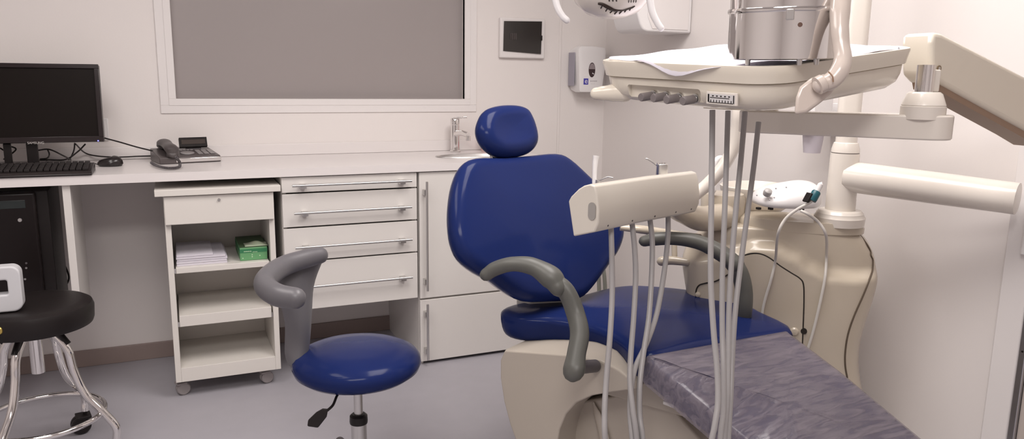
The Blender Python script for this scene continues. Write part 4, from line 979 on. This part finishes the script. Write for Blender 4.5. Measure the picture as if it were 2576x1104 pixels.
def drum_pt(px, py, off):
    r = ray(px,py); q = CP-dbase; R_ = DR+off
    rp_ = r-DAX*r.dot(DAX); qp = q-DAX*q.dot(DAX)
    A = rp_.dot(rp_); B = 2*rp_.dot(qp); C = qp.dot(qp)-R_*R_; p = CP+r*((-B-math.sqrt(B*B-4*A*C))/(2*A))
    n_ = p-dbase; n_ = (n_-DAX*n_.dot(DAX)).normalized(); return p, n_
p, nD = drum_pt(1988,36,.003); sD = DAX.cross(nD)
obj('clasp', M().obox(p, sD*.0065, DAX*.009, nD*.003), STEEL, bd_, bevel=.0015)
p, nD = drum_pt(2013,62,.0005)
obj('vent_hole', M().lathe(p, [(.0001,-.001),(.0038,-.001),(.0038,.0004),(.0001,.0004)], axis=nD, seg=20), mat('hole_brown',(.14,.08,.06),.6), dr_)
for q in ((2012,146),(2056,140),(1880,146)):
    p, nD = drum_pt(q[0],q[1],-.014); p = dbase+nD*DR*.84
    obj('foot', M().lathe(p-DAX*.009, [(.0001,0),(.004,0),(.005,.009),(.0001,.009)], axis=DAX, seg=14), STEEL, dr_)
# ------------------------------------------------------------------ assistant instrument holder
ah = thing('assistant_holder', 'cream angular instrument holder box with four grey hoses in front of the blue backrest', 'instrument holder', at(1600,560,d=1.95))
A0 = at(1500,466,d=1.74); A1 = at(1756,432,d=2.06); ad = (A1-A0); adn = ad.normalized()
def ep(px,py): return on_plane(px,py,A0,(adn*.80+V((0,0,0))+ (V((adn.y,-adn.x,0)))*.0+ V((.0,.6,0))*-.0).normalized())
epx = [(1429,506),(1436,494),(1455,475),(1468,467),(1484,463),(1496,468),(1502,490),(1506,530),(1505,560),(1496,584),(1442,595)]
LP = [ep(x,y) for x, y in epx]
RPX = {}
m = M()
sc_ = .97
far = [A0+ (p-A0)+ad for p in LP]
m.loft([LP, [p+ad*.5+V((0,0,.002)) for p in LP], far]); ahb = obj('housing', m, mat('holder_cream',(.66,.615,.545),.27,coat=.2), ah, bevel=.004, ang=40)
ob_c = ep(1492,531); en = -adn; ub_ = V((0,0,1)); ub_ = (ub_-en*ub_.dot(en)).normalized(); ue = en.cross(ub_)
fA, fB = LP[7], LP[6]
obc = (ep(1490,531))
m = M(); m.prism(rrect(obc-adn*.0005, ue*.0105, ub_*.0205, .0102, 8), -adn*.002); obj('release_button', m, LGREY, ahb)
m = M()
for q in ((1531,562),(1585,550),(1638,541),(1688,528),(1733,518)):
    pass
hA, hB = LP[8], LP[9]
for f in (.10,.32,.54,.76,.93):
    p = LP[8].lerp(LP[9],.55)+ad*f; nO = (LP[8]-LP[9]).cross(adn).normalized(); nO = nO if nO.dot(CP-p) > 0 else -nO
    m.lathe(p, [(.0001,-.001),(.0024,-.001),(.0024,.0006),(.0001,.0006)], axis=nO, seg=10)
obj('screw_holes', m, DARKGREY, ahb)
AH = [[(1537,570,1.84),(1539,640,1.83),(1540,740,1.82),(1535,840,1.80),(1525,960,1.78),(1521,1040,1.76),(1524,1120,1.75),(1545,1260,1.80)],
      [(1590,560,1.90),(1597,630,1.89),(1599,700,1.88),(1594,800,1.86),(1587,890,1.84),(1585,960,1.82),(1592,1030,1.80),(1602,1104,1.79),(1612,1260,1.80)],
      [(1635,550,1.96),(1641,610,1.95),(1639,700,1.93),(1632,800,1.90),(1620,880,1.87),(1610,960,1.84),(1609,1040,1.82),(1617,1110,1.80),(1625,1260,1.80)],
      [(1681,540,2.02),(1680,600,2.01),(1670,690,1.98),(1652,790,1.94),(1628,860,1.90),(1600,920,1.86),(1588,975,1.83),(1585,1040,1.82),(1592,1120,1.80),(1600,1260,1.80)]]
for P in AH: obj('hose', M().tube([at(x,y,d=d_) for x, y, d_ in P], .0068, seg=14), HOSE, ah)
# instruments behind it
sy = thing('air_water_syringe', 'steel air and water syringe sticking up behind the cream holder box', 'syringe', at(1665,432,d=2.05))
m = M(); p = at(1665,432,d=2.05); m.loft([rrect(p+V((0,0,h_)),V((.0135,-.004,0)),V((.004,.0135,0)),.008,6) for h_ in (-.02,.022)]); sbo = obj('body', m, STEEL, sy, bevel=.003)
m = M()
for q in ((1657,413),(1670,412)): m.lathe(at(*q,d=2.045), [(.0001,-.005),(.0058,-.005),(.0058,.004),(.0001,.0055)], seg=18)
obj('buttons', m, CHROME, sbo)
obj('nozzle', M().tube([at(1652,415,d=2.05),at(1640,406,d=2.05),at(1630,400,d=2.05),at(1624,399,d=2.05)], [.0026,.0024,.0022,.002], seg=10), STEEL, sy)
su = thing('suction_handpiece', 'slim white suction handpiece with bent steel hook behind the holder box left end', 'handpiece', at(1497,452,d=2.0))
obj('body', M().tube([at(1495,462,d=2.0),at(1496,430,d=2.0),at(1498,405,d=2.0),at(1500,392,d=2.0)], [.006,.0065,.0075,.009], seg=14), WPLASTIC, su)
obj('hook', M().tube([at(1500,458,d=1.99),at(1512,452,d=1.98),at(1528,445,d=1.97),at(1543,447,d=1.96)], .0016, seg=8), STEEL, su)
obj('valve', M().lathe(at(1505,458,d=1.99), [(.0001,-.008),(.007,-.008),(.007,.006),(.0001,.008)], seg=16), STEEL, su)
# ------------------------------------------------------------------ operating lamp
LD = 1.50
lc = at(1540,-62,d=LD)
ol = thing('operating_lamp', 'cream dental operating lamp head with two curved handles, cut by the top edge', 'lamp', (lc.x,lc.y,lc.z-.1))
kx_ = LD/F; m = M(); axn = V((-.10,-.25,-1)).normalized()
prof = [(.0001,-.085),(.05,-.083),(.088,-.070),(.104,-.045),(.108,-.010),(.103,.020),(.090,.045),(.068,.064),(.038,.075),(.0001,.079)]
m.lathe(lc+V((0,0,-.003)), [(r*.82,h_) for r, h_ in prof], axis=axn, seg=64); lh = obj('head', m, CREAM2, ol)
lbv = BVHTree.FromPolygons([v.co+V(OR[lh.name]) for v in lh.data.vertices], [tuple(p.vertices) for p in lh.data.polygons])
def lhit(x,y,o=.0012): return hit(x,y,lbv,o,LD-.08)
m = M(); pth = [(1505,8),(1514,9),(1524,14),(1535,20),(1545,24),(1556,25),(1566,25),(1578,22),(1590,18),(1597,14)]
m.tube([lhit(x,y) for x, y in pth], [.0022,.003,.0036,.0036,.003,.0015,.0012,.0015,.0015,.0008], seg=8, smooth=3)
for (x,y,ex,ey) in ((1516,12,1512,20),(1530,18,1524,27),(1543,24,1535,31),(1554,26,1546,34),(1565,26,1558,33),(1575,24,1571,29),(1586,20,1583,25)): m.tube([lhit(x,y),lhit(ex,ey)], .0012, seg=6, smooth=1)
for x in (1532,1541,1550): m.tube([lhit(x,-6),lhit(x+1,2)], .0013, seg=6, smooth=1)
for x in (1582,1588,1594,1600): m.tube([lhit(x,0),lhit(x-1,5)], .0008, seg=6, smooth=1)
obj('painted_reflection', m, mat('reflection_brown',(.022,.010,.006),.5), lh)  # dark toothed arc modelled on the head in place of a reflection
for P in ([(1392,-60,1.46),(1396,-10,1.46),(1404,22,1.46),(1416,42,1.46),(1426,51,1.46)],[(1633,-60,1.44),(1634,-10,1.44),(1641,30,1.44),(1654,58,1.44),(1663,71,1.44)]):
    hd_ = obj('handle', M().tube([lc+V((0,0,.02))]+[at(P[0][0],P[0][1]-60,d=P[0][2])]+[at(x,y,d=d_) for x, y, d_ in P], [.008,.008,.0075,.0068,.0066,.0064,.0062], seg=16, roundends=True), WPLASTIC, ol)
# arm from the lamp back to the pole
pz_ = V((cxy.x,cxy.y,2.10)); m = M(); m.tube([lc-axn*.06, lc+V((.02,.05,.30)), lc+V((.10,.08,.62)), pz_+(lc-pz_)*.3+V((0,0,.22)), pz_+V((0,0,.02))], [.022,.018,.018,.02,.022], seg=18); obj('arm', m, CREAM2, ol)
# ------------------------------------------------------------------ wall things
# breaker panel
a = at(1266,53,Y=BY-.02); b = at(1359,134,Y=BY-.02)
bx = thing('breaker_panel', 'small white electrical panel with a dark smoked door, right of the window', 'electrical panel', ((a.x+b.x)/2,BY,b.z-.03))
fo0, fo1 = at(1260,40,Y=BY-.012), at(1372,148,Y=BY-.012)
m = M(); m.box((a.x-.016,BY-.022,b.z-.026),(b.x+.024,BY-.0006,a.z+.018)); bxf = obj('frame', m, FRAME, bx, bevel=.006)
m = M(); m.quad_box([(a.x,BY-.026,b.z+.006),(b.x,BY-.030,b.z-.004),(b.x,BY-.0222,b.z-.004),(a.x,BY-.0222,b.z+.006),(a.x+.002,BY-.026,a.z),(b.x+.002,BY-.030,a.z+.006),(b.x+.002,BY-.0222,a.z+.006),(a.x+.002,BY-.0222,a.z)]); bd2 = obj('door', m, mat('smoked_glass',(.022,.018,.016),.18), bx, bevel=.001)
m = M(); m.box((b.x-.004,BY-.034,(a.z+b.z)/2-.012),(b.x+.004,BY-.0302,(a.z+b.z)/2+.012)); obj('latch', m, BLACK, bd2, bevel=.0018)
m = M(); 
for k in range(4): x = a.x+.034+k*.0085; m.box((x,BY-.0288-.0006*k,(a.z+b.z)/2-.012),(x+.0068,BY-.0268,(a.z+b.z)/2+.018))
obj('breaker_switches', m, mat('switch_grey',(.060,.048,.046),.4), bd2)
# soap dispenser
sdY = 3.365
c0 = at(1455,118,Y=sdY); c1 = at(1524,128,Y=sdY); c2 = at(1514,232,Y=sdY); c3 = at(1457,232,Y=sdY)
sdp = thing('soap_dispenser', 'white wall soap dispenser with oval window and blue logo, below the lamp handle', 'soap dispenser', ((c0.x+c1.x)/2,BY,c2.z))
out = [V((c0.x,sdY,c0.z-.012)),V((c0.x+.01,sdY,c0.z+.004)),V(((c0.x+c1.x)/2,sdY,c0.z+.006)),V((c1.x-.006,sdY,c0.z)),V((c1.x,sdY,c0.z-.02)),V((c1.x-.001,sdY,c0.z-.09)),V((c2.x,sdY,c2.z+.02)),V((c2.x-.005,sdY,c2.z)),V((c3.x+.004,sdY,c3.z)),V((c3.x,sdY,c3.z+.01))]
out = dens(out, 3); oc = sum(out, V())/len(out)
m = M(); m.loft([[oc+(p-oc)*f+V((0,-.0045,0)) for p in out] for f in (.02,.4,.75)]+[[oc+(p-oc)*.93+V((0,-.004,0)) for p in out],[oc+(p-oc)*.985-V((0,.002,0)) for p in out],[p+V((0,.006,0)) for p in out],[p+V((0,.045,-.002 if p.z>oc.z else 0)) for p in out],[p+V((0,BY-sdY-.0007,-.014 if p.z>oc.z else .01)) for p in out]]); sdo = obj('cover', m, WPLASTIC, sdp, ang=50)
m = M(); m.box((c0.x-.0045,sdY+.030,c3.z+.03),(c0.x-.0008,BY-.006,c0.z-.025)); obj('side_panel', m, LILAC, sdp, bevel=.0015)  # lilac slab paints the shade on the cover's left side
wv = on_plane(1489,176,(0,sdY-.004,0),V((0,1,0)))
m = M(); m.lathe(wv, [(.0001,-.0005),(.0001,.0005)], axis=(0,-1,0)) if False else m.loft([[wv+V((math.cos(t)*.0185,-h_,math.sin(t)*.036)) for t in [2*math.pi*q/36 for q in range(36)]] for h_ in (-.002,.0012)]); ow = obj('oval_window', m, mat('window_brown',(.045,.025,.028),.12), sdo)
m = M(); m.loft([[wv+V((math.cos(t)*.0165,-h_,.004+abs(math.sin(t))*.028)) for t in [math.pi*q/18 for q in range(19)]] for h_ in (.0013,.0018)]); obj('window_upper', m, mat('window_grey',(.30,.25,.26),.2), ow)
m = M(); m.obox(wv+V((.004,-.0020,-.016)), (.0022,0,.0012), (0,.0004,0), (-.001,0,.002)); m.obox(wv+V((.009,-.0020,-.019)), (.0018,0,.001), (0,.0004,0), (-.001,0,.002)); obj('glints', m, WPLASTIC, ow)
lgp = on_plane(1474,205,(0,sdY-.0048,0),V((0,1,0))); lo2 = obj('logo_square', M().obox(lgp, (.0130,0,0), (0,.0006,0), (0,0,.0150)), LOGOBLUE, sdo)
text('e', .036, lgp+V((.001,-.0010,.002)), (1,0,0), (0,0,1), mat('logo_white',(.8,.78,.82),.5), 'logo_letter', sdo)
m = M(); 
for k in range(5): m.obox(on_plane(1486+k*3.6,204,(0,sdY-.0045,0),V((0,1,0))), (.0024,0,0), (0,.0004,0), (0,0,.0028))
for k in range(3): m.obox(on_plane(1488+k*3.6,211,(0,sdY-.0045,0),V((0,1,0))), (.0016,0,0), (0,.0004,0), (0,0,.0008))
for k in range(7): m.obox(on_plane(1491+k*4.3,129+k*.15,(0,sdY-.0035,0),V((0,1,0))), (.0030,0,0), (0,.0006,0), (0,0,.0020 if k != 5 else .001))
obj('printed_name', m, GREYTXT, sdo)
# towel dispenser on the right wall
ty_ = 2.80; q0 = at(1625,79,X=1.83); y1_, y0_ = at(1545,82,X=1.80).y, q0.y; zb2 = q0.z
td = thing('towel_dispenser', 'white paper towel dispenser on the right wall behind the lamp handle', 'towel dispenser', (1.95,(y0_+y1_)/2,zb2))
prof = [(RX-.0020,zb2),(1.835,zb2),(1.815,zb2+.006),(1.80,zb2+.03),(1.775,zb2+.10),(1.775,zb2+.26),(1.80,zb2+.30),(RX-.0020,zb2+.30)]
m = M(); m.prism([V((x,y0_,z)) for x, z in prof], (0,y1_-y0_,0)); tdo = obj('housing', m, WPLASTIC, td, bevel=.008, seg=4)
m = M(); m.prism([V((x,y0_-.003,z)) for x, z in ((RX-.02,zb2+.012),(1.86,zb2+.012),(1.835,zb2+.06),(1.83,zb2+.24),(RX-.02,zb2+.28))], (0,.0025,0)); obj('side_cover', m, FRAME, tdo, bevel=.001)
for o in bpy.data.objects:
    if o.name.startswith('cutter'): bpy.data.objects.remove(o)
